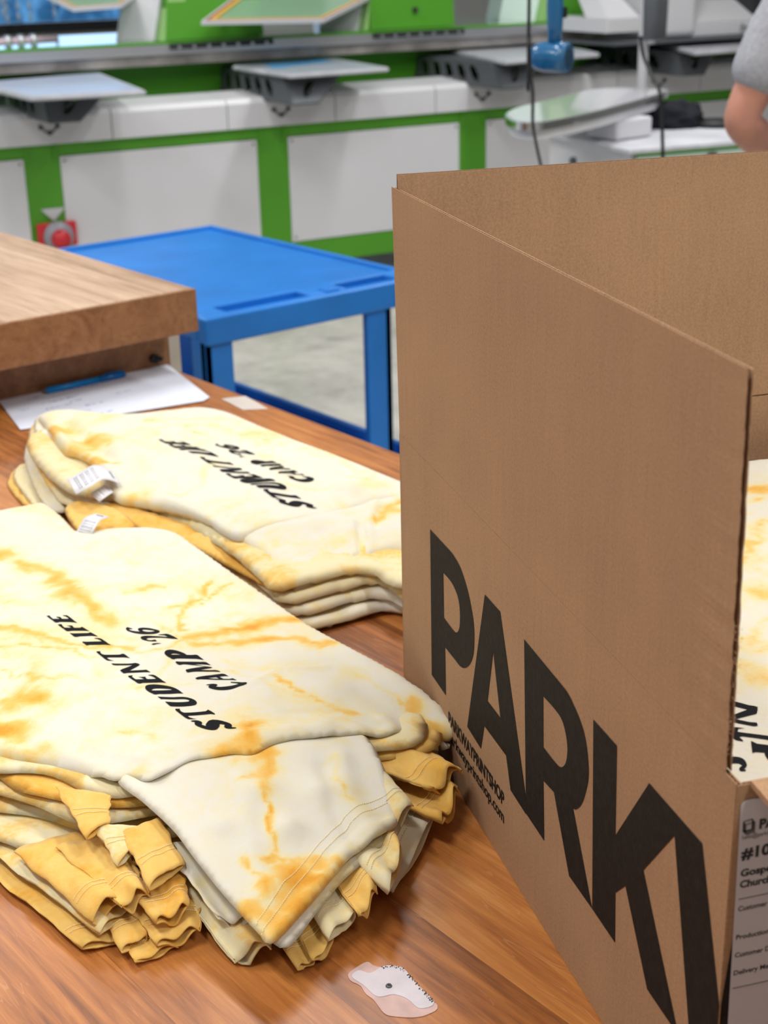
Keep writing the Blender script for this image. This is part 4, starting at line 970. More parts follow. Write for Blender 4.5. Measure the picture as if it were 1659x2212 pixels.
# face: nose, mouth, eyes, ears
bm = bmesh.new(); fc = hc+f_*.088
tube(bm, [fc+up*.02, fc+f_*.022-up*.012, fc+f_*.006-up*.022], [.006, .012, .009], 10); obj('nose', bm, M_SKIN, person, True)
bm = bmesh.new(); tube(bm, [fc-r_*.024-up*.05, fc+f_*.004-up*.052, fc+r_*.024-up*.05], [.003, .006, .003], 8); obj('mouth', bm, mat('lips', (.45, .15, .12), .5), person, True)
for s in (-1, 1):
    bm = bmesh.new(); bmesh.ops.create_icosphere(bm, subdivisions=2, radius=.011, matrix=Matrix.Translation(fc-f_*.008+r_*.031*s+up*.015)); obj('eye', bm, M_PAPER, person, True)
    bm = bmesh.new(); bmesh.ops.create_icosphere(bm, subdivisions=2, radius=1, matrix=Matrix.Translation(hc+r_*.088*s) @ Matrix.Diagonal((.012, .02, .03, 1))); obj('ear', bm, M_SKIN, person, True)
TV = [(*W_(pel-up*.07), (.195, .150)), (*W_(pel+up*.25), (.165, .135)), (*W_(nk-up*.13), (.19, .14)), (*W_(nk-up*.025), (.095, .08)),
      (*W_(sh+up*.008), .082), (*W_(sh.lerp(EL, .45)), .084), (*W_(sh.lerp(EL, .80)), .087), (*W_(sh2+up*.008), .082), (*W_(sh2.lerp(el2, .45)), .080), (*W_(sh2.lerp(el2, .76)), .084)]
tee = skin('t_shirt', TV, [(0, 1), (1, 2), (2, 3), (2, 4), (4, 5), (5, 6), (2, 7), (7, 8), (8, 9)], M_TEE, person, 3)
for v in tee.data.vertices: v.co += v.normal*.004*noise.noise(v.co*14)
JV = [(*W_(pel+up*.06), (.175, .135)), (*W_(pel-up*.06), (.17, .13))]
JE = [(0, 1)]
for s in (-1, 1):
    i = len(JV); hp = pel+r_*.10*s-up*.07
    JV += [(*W_(hp-up*.08), .10), (*W_(Vector((hp.x, hp.y, .50))+r_*.02*s+f_*.02), .078), (*W_(Vector((hp.x, hp.y, .09))+r_*.02*s), .070)]; JE += [(1, i), (i, i+1), (i+1, i+2)]
skin('jeans', JV, JE, M_JEANS, person)
# ------------------------------------------------------------------ T-shirts
def shirt(label, group, loc): return thing('t_shirt', label, 't-shirt', loc, 0, group)
def loc3(pts, o): return [tuple([p[0]-o[0], p[1]-o[1], p[2]-o[2]]+list(p[3:])) for p in pts]
def neck_label(pts, w, parent, lines=7):
    """curved satin tag: centre line pts, width vector w, with printed bars"""
    P = spline(pts, 8); w = Vector(w); V = []; F = []
    for i, p in enumerate(P): V += [tuple(p-w/2), tuple(p+w/2)]
    for i in range(len(P)-1): F.append((2*i, 2*i+1, 2*i+3, 2*i+2))
    me = bpy.data.meshes.new('neck_label'); me.from_pydata(V, [], F); o = obj('neck_label', me, M_TAG, parent, True)
    s = o.modifiers.new('t', 'SOLIDIFY'); s.thickness = .0004
    bm = bmesh.new(); n = len(P)
    for k in range(lines):
        i = int((.42+.5*k/lines)*(n-1)); a, b = P[i], P[min(i+1, n-1)]; d = (b-a)*.45; up_ = (b-a).cross(w).normalized()
        if up_.z < 0: up_ = -up_
        for j in range(5):
            f0 = -.36+.15*j; f1 = f0+.11
            v = [bm.verts.new(q+up_*.0007) for q in (a+w*f0, a+w*f1, a+w*f1+d, a+w*f0+d)]; bm.faces.new(v)
    for (i0, i1) in ((.12, .22),):
        a, b = P[int(i0*(n-1))], P[int(i1*(n-1))]; up_ = (b-a).cross(w).normalized(); up_ = up_ if up_.z > 0 else -up_
        bm.faces.new([bm.verts.new(q+up_*.0007) for q in (a-w*.25, a+w*.25, a+w*.25+(b-a)*.4, a-w*.25+(b-a)*.4)])
    obj('label_text', bm, M_TAGINK, o)
    return o
# ---- front stack, lower shirts
FB = [(0.4536,1.2147,0.93),(0.4722,1.1928,0.93),(0.4959,1.1333,0.93),(0.5193,1.0602,0.93),(0.5644,1.0209,0.93),(0.6402,0.9966,0.93),(0.7309,0.9722,0.93),(0.7944,0.951,0.93),(0.8247,0.948,0.93),(0.8494,0.994,0.93),(0.8627,1.0617,0.93),(0.8597,1.1879,0.93),(0.8667,1.3648,0.93),(0.8774,1.5083,0.93),(0.8526,1.5826,0.93),(0.7879,1.6517,0.93),(0.75,1.7518,0.93),(0.7049,1.7703,0.93)]
# keep the pile's footprint in plan, pushed per shirt
FBxy = [[0.4269,1.1614],[0.4462,1.1339],[0.4739,1.0869],[0.4977,1.0231],[0.5449,0.987],[0.6182,0.9632],[0.7008,0.9329],[0.7617,0.9122],[0.7985,0.9227],[0.8194,0.9661],[0.8287,1.0276],[0.8253,1.1412],[0.8307,1.3097],[0.8361,1.4398],[0.8156,1.5167],[0.7497,1.576],[0.7201,1.6855],[0.6722,1.7076]]
cxm = sum(p[0] for p in FBxy)/len(FBxy); cym = sum(p[1] for p in FBxy)/len(FBxy)
NS = 9; ZB, ZTOP = .9012, .966
names = ['bottom', 'second from bottom', 'third from bottom', 'fourth from bottom', 'middle', 'fourth from top below the lettered one', 'third below the lettered one', 'second below the lettered one', 'directly under the lettered one']
lab = ['golden tie-dye T-shirt at the very bottom of the front stack, lying on the table',
 'tie-dye T-shirt second from the bottom of the front stack, gold cuffs at lower left',
 'orange-cuffed tie-dye T-shirt third up from the table in the front stack',
 'fourth tie-dye T-shirt from the bottom of the front stack',
 'yellow tie-dye T-shirt in the middle of the front stack, cream sleeve hanging low',
 'tie-dye T-shirt in the front stack with the square gold cuff left of the big sleeve',
 'tie-dye T-shirt in the front stack whose gold ruffled cuff is nearest the box',
 'tie-dye T-shirt in the front stack, third from its top, pointed gold cuff at left',
 'tie-dye T-shirt directly beneath the lettered top shirt of the front stack']
mats = [M_GOLD, M_MID, M_GOLD, M_MID, M_MID, M_GOLD, M_MID, M_GOLD, M_MID]
F = []
random.seed(21)
for i in range(NS):
    z = ZB+(ZTOP-ZB)*(i+.5)/NS; t = (ZTOP-ZB)/NS*.60
    s = shirt(lab[i], 'front stack of folded tie-dye T-shirts', (cxm, cym, TZ)); F.append(s)
    sx = 1+random.uniform(-.030, .03); sy = 1+random.uniform(-.03, .03); dx, dy = random.uniform(-.008, .008), random.uniform(-.008, .008)
    out_ = -.068*(1-(i+.5)/NS)          # the pile spreads outward towards its foot on the near-left side
    o = [(cxm+(p[0]-cxm)*sx+dx+random.uniform(-.005, .005)+(out_*(1, 1, 1, .6)[q] if q < 4 else 0)+(random.uniform(-.012, .006) if q < 4 else 0), cym+(p[1]-cym)*sy+dy+random.uniform(-.005, .005), z) for q, p in enumerate(FBxy)]
    cloth('body', loc3(o, (cxm, cym, TZ)), t, mats[i], s, res=.011, wr=.0022, ws=13, wob=.0020, seed=i+3)
def fs(i, rL, rR, hR, hL, T=.006, m=None, **k):
    """sleeve of front-stack shirt i; corners given in world coordinates"""
    o = (cxm, cym, TZ); f = lambda p: Vector(p)-Vector(o)
    # sleeve() keeps cloth above the table, so work in world space and shift afterwards
    q = sleeve(rL, rR, hR, hL, T, m or mats[i], F[i], **k)
    for v in q.data.vertices: v.co -= Vector(o)
    for c in q.children:
        for v in c.data.vertices: v.co -= Vector(o)
    return q
C = {'A1':[(0.4004,1.0753,0.906),(0.4942,1.0802,0.906),(0.443,0.9112,0.906),(0.4124,0.922,0.906)],'A2':[(0.4093,1.0817,0.918),(0.4908,1.0892,0.918),(0.4626,0.9282,0.918),(0.4258,0.9148,0.918)],'A3':[(0.417,1.0479,0.932),(0.4768,1.0336,0.932),(0.4534,0.925,0.932),(0.4234,0.922,0.93)],'A4':[(0.443,1.019,0.94),(0.4927,0.9945,0.94),(0.4717,0.9106,0.938),(0.4462,0.9117,0.936)],'A5':[(0.4844,0.9753,0.958),(0.522,0.9707,0.958),(0.5102,0.9167,0.948),(0.4694,0.9058,0.944)],'A6':[(0.4696,1.0645,0.968),(0.5011,1.0211,0.966),(0.4823,0.9924,0.962),(0.4565,0.9858,0.958)],'A7':[(0.4713,1.0013,0.96),(0.5025,0.9689,0.958),(0.4895,0.9553,0.952),(0.4637,0.9482,0.948)],'B1':[(0.4454,0.9699,0.918),(0.4917,0.9647,0.918),(0.458,0.8943,0.912),(0.433,0.8932,0.908)],'B2':[(0.4557,0.959,0.905),(0.5411,0.9554,0.905),(0.4747,0.8746,0.905),(0.4368,0.8783,0.905)],'B3':[(0.4643,0.9535,0.932),(0.5229,0.9379,0.932),(0.4904,0.8802,0.93),(0.4612,0.8844,0.927)],'B4':[(0.4628,0.9379,0.918),(0.5276,0.9248,0.918),(0.4926,0.8687,0.915),(0.4567,0.8775,0.912)],'C1':[(0.5066,0.9655,0.925),(0.5718,0.9551,0.93),(0.5222,0.8102,0.918),(0.4981,0.8281,0.908)],'C2':[(0.5094,0.9517,0.945),(0.5723,0.9249,0.945),(0.5214,0.8344,0.925),(0.5034,0.8579,0.925)],'D1':[(0.5713,0.957,0.905),(0.63,0.9543,0.905),(0.5484,0.7876,0.905),(0.5308,0.7871,0.905)],'D2':[(0.5903,0.94,0.915),(0.6559,0.9316,0.915),(0.5708,0.7909,0.912),(0.542,0.7811,0.91)],'D3':[(0.5963,0.9188,0.928),(0.6489,0.9074,0.93),(0.5939,0.7918,0.925),(0.5586,0.7828,0.922)],'D4':[(0.617,0.919,0.938),(0.6815,0.9083,0.94),(0.6192,0.7947,0.934),(0.5889,0.7793,0.93)],'D5':[(0.625,0.9015,0.948),(0.6988,0.9029,0.95),(0.6611,0.8131,0.944),(0.6204,0.7822,0.938)],'D5b':[(0.6489,0.908,0.92),(0.7667,0.9745,0.92),(0.7429,0.8659,0.915),(0.6475,0.8087,0.913)],'D6':[(0.7086,0.9159,0.93),(0.7922,0.9484,0.932),(0.7745,0.8668,0.93),(0.7311,0.8432,0.924)],'D7':[(0.7059,0.9389,0.955),(0.7744,0.9406,0.955),(0.7842,0.875,0.947),(0.744,0.868,0.942)],'D8':[(0.6604,0.9632,0.962),(0.7275,0.9576,0.968),(0.6992,0.8427,0.957),(0.6613,0.8336,0.952)]}
fs(0, *C['A1'], T=.0042, amp=.0022, k=.8, ph=.5, m=M_GOLD)
fs(0, *C['B2'], T=.0042, amp=.002, k=1.2, ph=2, m=M_GOLD)
fs(0, *C['D1'], T=.0042, amp=.002, k=.9, ph=1, m=M_GOLD)
fs(1, *C['A2'], T=.0050, amp=.003, k=1, ph=0)
fs(1, *C['B4'], T=.0052, amp=.003, k=1.3, ph=1, m=M_GOLD)
fs(1, *C['D5b'], T=.0045, amp=.003, k=.7, ph=3, m=M_PALE)
fs(2, *C['B1'], T=.0055, amp=.0025, k=.7, ph=1.5)
fs(2, *C['D2'], T=.0055, amp=.003, k=.8, ph=2.3)
fs(3, *C['A3'], T=.0085, amp=.003, k=.8, ph=4.4, ruf=.006, m=M_GOLD)
fs(3, *C['D3'], T=.0060, amp=.003, k=1, ph=.3)
fs(4, *C['B3'], T=.0060, amp=.004, k=1.2, ph=.9, m=M_GOLD)
fs(4, *C['C1'], T=.0055, amp=.005, k=.9, ph=3.6, m=M_MID, stitch=False)  # cream sleeve, yellow cotton paints in its warm shadow
fs(5, *C['A5'], T=.0060, amp=.003, k=.6, ph=1.2)
fs(5, *C['D4'], T=.0060, amp=.004, k=1.2, ph=2.1)
fs(6, *C['A4'], T=.0070, amp=.004, k=1.1, ph=2.9, m=M_GOLD)
fs(6, *C['D6'], T=.0075, amp=.007, k=1.3, ph=1.0, ruf=.008, m=M_GOLD)
fs(7, *C['A6'], T=.0040, amp=.002, k=.5, ph=1.2, m=M_GOLD)
fs(7, *C['D5'], T=.0070, amp=.005, k=1.2, ph=.2, ruf=.006, m=M_MID)
fs(7, *C['D7'], T=.0065, amp=.006, k=1.2, ph=2.4, ruf=.007, m=M_GOLD)
fs(8, *C['A7'], T=.0040, amp=.002, k=.6, ph=.4, m=M_MID)  # cream flap with warm shade put in through the yellow cotton
fs(8, *C['C2'], T=.0050, amp=.004, k=1.1, ph=1.7, m=M_PALE, stitch=False)
fs(8, *C['D8'], T=.0050, amp=.003, k=.8, ph=3.3, m=M_MID)
# ---- front stack, lettered top shirt
ft = shirt('pale yellow tie-dye T-shirt printed STUDENT LIFE CAMP 26, on top of the front stack', 'front stack of folded tie-dye T-shirts', (cxm, cym, TZ))
o0 = (cxm, cym, TZ)
SEAM = [(0.5088,1.0339,0.972),(0.5205,1.0192,0.976),(0.5288,1.0025,0.979),(0.5415,0.9982,0.981),(0.5693,1.0018,0.983),(0.6058,0.9858,0.983),(0.6219,0.974,0.982),(0.6522,0.9758,0.981),(0.6943,0.9614,0.978),(0.7233,0.9498,0.974),(0.7454,0.9396,0.968)]
body = cloth('body', loc3([(0.6879,1.7363,0.966),(0.7318,1.7324,0.966),(0.7651,1.7252,0.966),(0.7888,1.7223,0.966),(0.7917,1.701,0.966),(0.7854,1.6522,0.966),(0.7757,1.596,0.966),(0.7875,1.5811,0.966),(0.8115,1.5763,0.966),(0.834,1.5623,0.966),(0.8532,1.5428,0.966),(0.8676,1.5043,0.966),(0.8606,1.4335,0.966),(0.849,1.3347,0.966),(0.8369,1.2066,0.966),(0.8341,1.1028,0.966),(0.8359,1.0284,0.965),(0.8359,0.978,0.96),(0.8304,0.9426,0.955),(0.8197,0.9205,0.95),(0.8055,0.9225,0.95),(0.7828,0.9368,0.956),(0.7655,0.9381,0.962)]+SEAM[::-1]+[(0.4992,1.0687,0.966),(0.4858,1.0964,0.966),(0.4558,1.1486,0.966),(0.4386,1.1814,0.966)], o0), .0095, M_PALE, ft, res=.0052, soft=([(p[0]-cxm, p[1]-cym) for p in SEAM], .62, .035), wr=.0032, ws=9, aniso=(1.5, .7), seed=2,
  ctrl=loc3([(0.6939,1.2067,0.978),(0.5798,1.1059,0.98),(0.6774,1.0538,0.981),(0.6794,1.3806,0.976),(0.559,1.2562,0.978),(0.7435,1.0304,0.977),(0.8177,1.3555,0.972)], o0),
  ridges=[(w, a, [(x-cxm, y-cym) for x, y in pts]) for w, a, pts in [(0.01,0.004,[(0.7611,0.9583),(0.7671,0.9177),(0.7865,0.9007)]),(0.008,-0.004,[(0.7486,0.9225),(0.7854,0.9191)]),(0.012,0.003,[(0.5107,1.0433),(0.5812,1.0245),(0.6417,0.9937),(0.7021,0.9748)]),(0.006,-0.003,[(0.4717,1.1772),(0.4824,1.1222),(0.4989,1.0642)]),(0.007,0.003,[(0.6935,1.6199),(0.7299,1.5663),(0.7397,1.4782)]),(0.006,-0.003,[(0.7254,1.6333),(0.7285,1.5272),(0.7417,1.448)]),(0.008,0.003,[(0.7625,1.4966),(0.8125,1.4713),(0.8047,1.3636)]),(0.006,0.0025,[(0.7761,1.0733),(0.7349,1.0961),(0.6738,1.072)]),(0.005,-0.002,[(0.6863,1.0122),(0.7247,0.9903),(0.7494,0.9508)]),(0.007,0.002,[(0.5149,1.1393),(0.5268,1.0722),(0.5462,1.0229)]),(0.006,0.002,[(0.4961,1.2287),(0.5082,1.1932),(0.5041,1.1371)])]],
  dye=([(x-cxm, y-cym, r, s) for x, y, r, s in [(0.5167,1.2105,0.0156,0.85),(0.4784,1.1714,0.015,0.95),(0.4537,1.1199,0.0153,0.9),(0.4857,1.1193,0.0121,0.5),(0.6613,1.5781,0.0149,0.8),(0.6608,1.5207,0.0112,0.6),(0.4862,1.0238,0.0122,0.7),(0.6321,0.9909,0.0094,0.75),(0.732,1.3666,0.0085,0.55),(0.7945,0.923,0.0096,0.8),(0.7124,1.208,0.0128,0.55),(0.6252,0.9697,0.0084,0.8),(0.5955,0.985,0.0092,0.85),(0.6739,1.3268,0.0082,0.7),(0.5306,1.0207,0.0075,0.4),(0.7909,1.0465,0.0117,0.25),(0.9353,1.3603,0.0006,0.1)]],
       [(w, s, [(x-cxm, y-cym) for x, y in p]) for w, s, p in [(0.0074,0.7,[(0.6684,1.5424),(0.6813,1.4837),(0.6741,1.4237),(0.6633,1.3492),(0.6676,1.3134)]),(0.0021,0.62,[(0.7337,1.3027),(0.7573,1.2981),(0.7865,1.3229),(0.8042,1.3369)]),(0.0021,0.55,[(0.7546,1.2938),(0.7296,1.2613),(0.7096,1.245)]),(0.0021,0.5,[(0.7541,1.291),(0.7845,1.3023),(0.8205,1.317)]),(0.0043,0.5,[(0.7228,1.3662),(0.74,1.3646),(0.7519,1.3539)]),(0.0054,0.8,[(0.6972,1.2111),(0.7264,1.2029),(0.7525,1.2068),(0.781,1.2092),(0.8078,1.1994),(0.8309,1.19)]),(0.0044,0.7,[(0.6952,1.1898),(0.735,1.1805),(0.7658,1.1738),(0.7879,1.1542),(0.8119,1.121)]),(0.0026,0.5,[(0.5751,1.3959),(0.5885,1.3559),(0.6,1.3034),(0.6312,1.2408),(0.6675,1.2086),(0.7179,1.1986)]),(0.002,0.35,[(0.5532,1.3495),(0.5817,1.2992),(0.6078,1.2473)]),(0.0023,0.55,[(0.7203,1.085),(0.7177,1.0561),(0.7179,1.0332),(0.7236,1.0035),(0.7408,0.9786)]),(0.0023,0.4,[(0.7944,1.0434),(0.7981,1.011),(0.798,0.9751)]),(0.0055,0.6,[(0.8106,0.9831),(0.8041,0.951),(0.7936,0.912)]),(0.006,0.7,[(0.6441,1.0085),(0.6258,0.9854),(0.604,0.9829)]),(0.0038,0.5,[(0.4419,1.1141),(0.4612,1.0888),(0.4789,1.0525),(0.4977,1.0157)]),(0.0018,0.3,[(0.5512,1.1074),(0.5675,1.0588)]),(0.0019,0.35,[(0.6786,1.146),(0.7011,1.1126),(0.7009,1.0481)]),(0.0031,0.35,[(0.7099,1.2789),(0.6795,1.2008),(0.638,1.1684)]),(0.0019,0.4,[(0.5295,1.2779),(0.544,1.225),(0.5732,1.2123)]),(0.0018,0.3,[(0.6087,1.1548),(0.6554,1.1266)])]]))
slv = cloth('sleeve', loc3([(0.512,1.027,0.973),(0.5357,1.0308,0.976),(0.5784,1.021,0.978),(0.6387,0.99,0.978),(0.703,0.9767,0.974),(0.728,0.9559,0.972),(0.7292,0.9401,0.97),(0.716,0.9048,0.964),(0.6967,0.8683,0.96),(0.6775,0.8369,0.955),(0.657,0.8314,0.955),(0.617,0.8251,0.953),(0.5893,0.8142,0.951),(0.5489,0.7977,0.948),(0.5067,0.7839,0.944),(0.5047,0.7985,0.946),(0.505,0.8242,0.95),(0.5065,0.8593,0.955),(0.5104,0.8996,0.96),(0.5151,0.9393,0.965),(0.5141,0.9867,0.97)], o0), .0042, M_PALE, ft, res=.0048, wr=.003, ws=11, aniso=(1, 1), seed=5,
  ctrl=loc3([(0.5981,0.9311,0.978),(0.5888,0.877,0.971),(0.6465,0.9017,0.972),(0.5481,0.9144,0.97),(0.546,0.8308,0.96)], o0),
  ridges=[(w, a, [(x-cxm, y-cym) for x, y in pts]) for w, a, pts in [(0.009,0.003,[(0.6894,0.9309),(0.6576,0.8763),(0.6474,0.819)]),(0.007,-0.003,[(0.6671,0.9291),(0.6365,0.8752),(0.6298,0.8343)]),(0.009,0.003,[(0.5927,0.9528),(0.5581,0.8874),(0.5298,0.8261)]),(0.0022,0.0016,[(0.4985,0.7829),(0.5783,0.8174),(0.6362,0.8425),(0.6734,0.8383)]),(0.0022,-0.0012,[(0.4988,0.7902),(0.5801,0.826),(0.6376,0.8506),(0.6756,0.846)])]],
  dye=([(x-cxm, y-cym, r, s) for x, y, r, s in [(0.6247,0.9706,0.0109,0.85),(0.6092,0.9926,0.0119,0.8),(0.615,0.9478,0.0108,0.9),(0.5897,1.0011,0.0093,0.5),(0.6007,0.9501,0.0058,0.6),(0.5583,0.8217,0.0157,1.0),(0.5303,0.8335,0.0097,0.85),(0.5222,0.7965,0.0166,0.95),(0.5064,0.818,0.0131,0.8),(0.5493,0.7968,0.0183,0.9),(0.6022,0.8177,0.0099,0.65),(0.5546,0.8503,0.0068,0.8),(0.5752,0.8071,0.0134,0.85),(0.4997,0.7707,0.0119,0.8),(0.6332,0.8262,0.0062,0.5),(0.4861,0.8199,0.0072,0.5),(0.5878,0.8302,0.0084,0.7)]],
       [(w, s, [(x-cxm, y-cym) for x, y in p]) for w, s, p in [(0.006,0.8,[(0.6339,0.9839),(0.615,0.9478),(0.6014,0.9197)]),(0.0024,0.8,[(0.6014,0.9197),(0.5886,0.8973),(0.5751,0.8767),(0.5552,0.8498)]),(0.0031,0.6,[(0.5596,0.8546),(0.5715,0.84),(0.5839,0.8249)]),(0.0023,0.6,[(0.5374,0.8652),(0.5314,0.845),(0.5187,0.8232)]),(0.0025,0.3,[(0.6851,0.9391),(0.655,0.873)])]]))
# hem stitching on the big sleeve
bvh = BVHTree.FromPolygons([v.co[:] for v in slv.data.vertices], [p.vertices[:] for p in slv.data.polygons])
bm = bmesh.new()
for line in [[(0.5051,0.7961),(0.557,0.8208),(0.6,0.8407),(0.6403,0.8566),(0.6828,0.8578)],[(0.5071,0.8058),(0.5597,0.8309),(0.6023,0.8502),(0.641,0.8654),(0.6844,0.8662)]]:
    P = resample([(x-cxm, y-cym, 0) for x, y in line], .0022, False)
    for i in range(0, len(P)-1):
        a, b = P[i], P[i]*.35+P[i+1]*.65
        h1 = bvh.ray_cast(Vector((a[0], a[1], 1)), Vector((0, 0, -1)))[0]; h2 = bvh.ray_cast(Vector((b[0], b[1], 1)), Vector((0, 0, -1)))[0]
        if h1 and h2: tube(bm, [h1+Vector((0, 0, .0003)), h2+Vector((0, 0, .0003))], .00042, 4)
obj('hem_stitching', bm, M_THREAD, slv)
# under layer of the big sleeve, seen as the lining below the hem
cloth('sleeve_lining', loc3([(0.5988,0.9054,0.962),(0.6841,0.9107,0.962),(0.6816,0.8388,0.949),(0.6358,0.8242,0.945),(0.5987,0.8145,0.942),(0.5635,0.7994,0.94),(0.515,0.7814,0.936),(0.5256,0.8289,0.944)], o0), .0022, M_PALE, ft, res=.007, wr=.002, seed=8)
cloth('folded_hem', loc3([(0.7318,0.9722,0.955),(0.7584,0.9489,0.955),(0.7815,0.9355,0.952),(0.8066,0.9272,0.946),(0.812,0.92,0.941),(0.8024,0.9191,0.94),(0.7774,0.9274,0.943),(0.7496,0.9316,0.946),(0.7239,0.9342,0.95)], o0), .0045, M_PALE, ft, res=.006, wr=.002, seed=9)
def pq(l): return [(p[0]-cxm, p[1]-cym) for p in l]
shirt_print([('STUDENT LIFE', pq([(0.6307,1.0121,0.988),(0.6373,1.3606,0.988),(0.6065,1.0311,0.988),(0.6201,1.3775,0.988)])), ("CAMP '26", pq([(0.6842,1.0679,0.987),(0.6926,1.273,0.987),(0.6563,1.0875,0.987),(0.6698,1.2949,0.987)]))], body, ft, res=.004)
# tag of the shirt below, at the neck end
tg = [(0.8226,1.6166,0.975),(0.7924,1.5863,0.986),(0.7778,1.5746,0.982),(0.771,1.5762,0.972)]
neck_label([Vector(p)-Vector((cxm, cym, TZ)) for p in tg], Vector([0.0093,-0.0257,-0.0])*.9, F[8])
# collar folds of the front stack, gold painting in their orange shadow
cloth('collar', loc3([(0.8191,1.7191,0.955),(0.852,1.7143,0.958),(0.8673,1.6648,0.958),(0.86,1.6028,0.958),(0.8425,1.5849,0.955),(0.799,1.5921,0.955),(0.7926,1.63,0.955)], o0), .0035, M_GOLD, F[8], res=.005, wr=.006, ws=25, seed=12)

# ---- back stack
oB = (0.9996, 1.6073, TZ)
BBxy = [[0.9185,1.9829],[0.9797,2.0478],[1.0875,1.9861],[1.1761,1.9462],[1.206,1.8699],[1.2036,1.6918],[1.205,1.4748],[1.2097,1.3356]]+[[1.17, 1.165], [1.02, 1.165]]+[[1.0111,1.2356],[0.9754,1.2498],[0.9145,1.2607],[0.8903,1.2738],[0.9002,1.3348],[0.9266,1.4539],[0.9288,1.5677],[0.908,1.6777],[0.8766,1.7788]]
labB = ['tie-dye T-shirt at the bottom of the back stack, lying on the table', 'tie-dye T-shirt second from the bottom of the back stack', 'tie-dye T-shirt in the middle of the back stack', 'orange-banded tie-dye T-shirt directly under the back stack lettered top shirt']
B = []
for i in range(4):
    z = .9015+.056*(i+.5)/4
    s = shirt(labB[i], 'back stack of folded tie-dye T-shirts', oB); B.append(s)
    o = [(p[0]+random.uniform(-.006, .006)-.004*i, p[1]+random.uniform(-.004, .006)+(.012 if 7 < q < 14 else .004)*(i+1), z) for q, p in enumerate(BBxy)]
    cloth('body', loc3(o, oB), .0074, (M_PALE, M_PALE, M_MID, M_MID)[i], s, res=.010, wr=.003, ws=12, wob=.003, seed=30+i)
# left edge folds: upright collar and shoulder folds, one pair per shirt
folds = [[(0.8635,2.0032,0.904),(0.8951,2.0477,0.905),(0.9148,2.0554,0.906),(0.9006,2.0042,0.906),(0.8645,1.9041,0.905),(0.8428,1.8758,0.904),(0.8431,1.9141,0.904)],[(0.8741,2.0022,0.913),(0.8986,2.0298,0.915),(0.9133,2.0145,0.917),(0.8991,1.9401,0.916),(0.8679,1.8503,0.912),(0.8423,1.8373,0.908),(0.8485,1.9008,0.91)],[(0.9106,2.0354,0.926),(0.9476,2.0934,0.93),(0.9466,2.0587,0.931),(0.9038,1.9466,0.928),(0.8749,1.8397,0.924),(0.8554,1.7961,0.92),(0.8447,1.8252,0.918),(0.8615,1.9019,0.921)],[(0.9319,2.0597,0.938),(0.9759,2.1342,0.943),(0.9775,2.1008,0.945),(0.9307,1.9688,0.942),(0.8983,1.8458,0.938),(0.8935,1.7617,0.934),(0.8911,1.7121,0.93),(0.8616,1.7383,0.926),(0.8606,1.8256,0.928),(0.8911,1.9432,0.932)],[(0.958,2.0895,0.952),(0.9878,2.1318,0.956),(0.9914,2.0994,0.958),(0.9422,1.9622,0.956),(0.9059,1.8402,0.952),(0.8922,1.7304,0.948),(0.8775,1.7115,0.942),(0.8701,1.8052,0.944),(0.8974,1.9223,0.947)],[(0.8671,1.6977,0.95),(0.8835,1.701,0.953),(0.9065,1.6348,0.951),(0.9281,1.5416,0.948),(0.929,1.4559,0.946),(0.9186,1.3845,0.942),(0.8912,1.3194,0.938),(0.8941,1.3596,0.937),(0.8977,1.4517,0.939),(0.8852,1.5419,0.942),(0.8686,1.62,0.944)],[(0.8929,1.651,0.935),(0.9145,1.5675,0.934),(0.9236,1.4706,0.932),(0.9139,1.3739,0.93),(0.906,1.3145,0.926),(0.9007,1.3361,0.922),(0.9012,1.4167,0.924),(0.9037,1.5283,0.926),(0.8896,1.6098,0.928)]]
for i, (fo, m_, b_) in enumerate(zip(folds, (M_GOLD, M_MID, M_PALE, M_MID, M_PALE, M_GOLD, M_MID), (0, 0, 1, 2, 3, 3, 2))): cloth('shoulder_fold', loc3(fo, oB), .0034, m_, B[b_], res=.0045, wr=.005, ws=30, wob=.003, seed=40+i)
bt = shirt('pale tie-dye T-shirt printed STUDENT LIFE CAMP 26, topmost of the back stack', 'back stack of folded tie-dye T-shirts', oB)
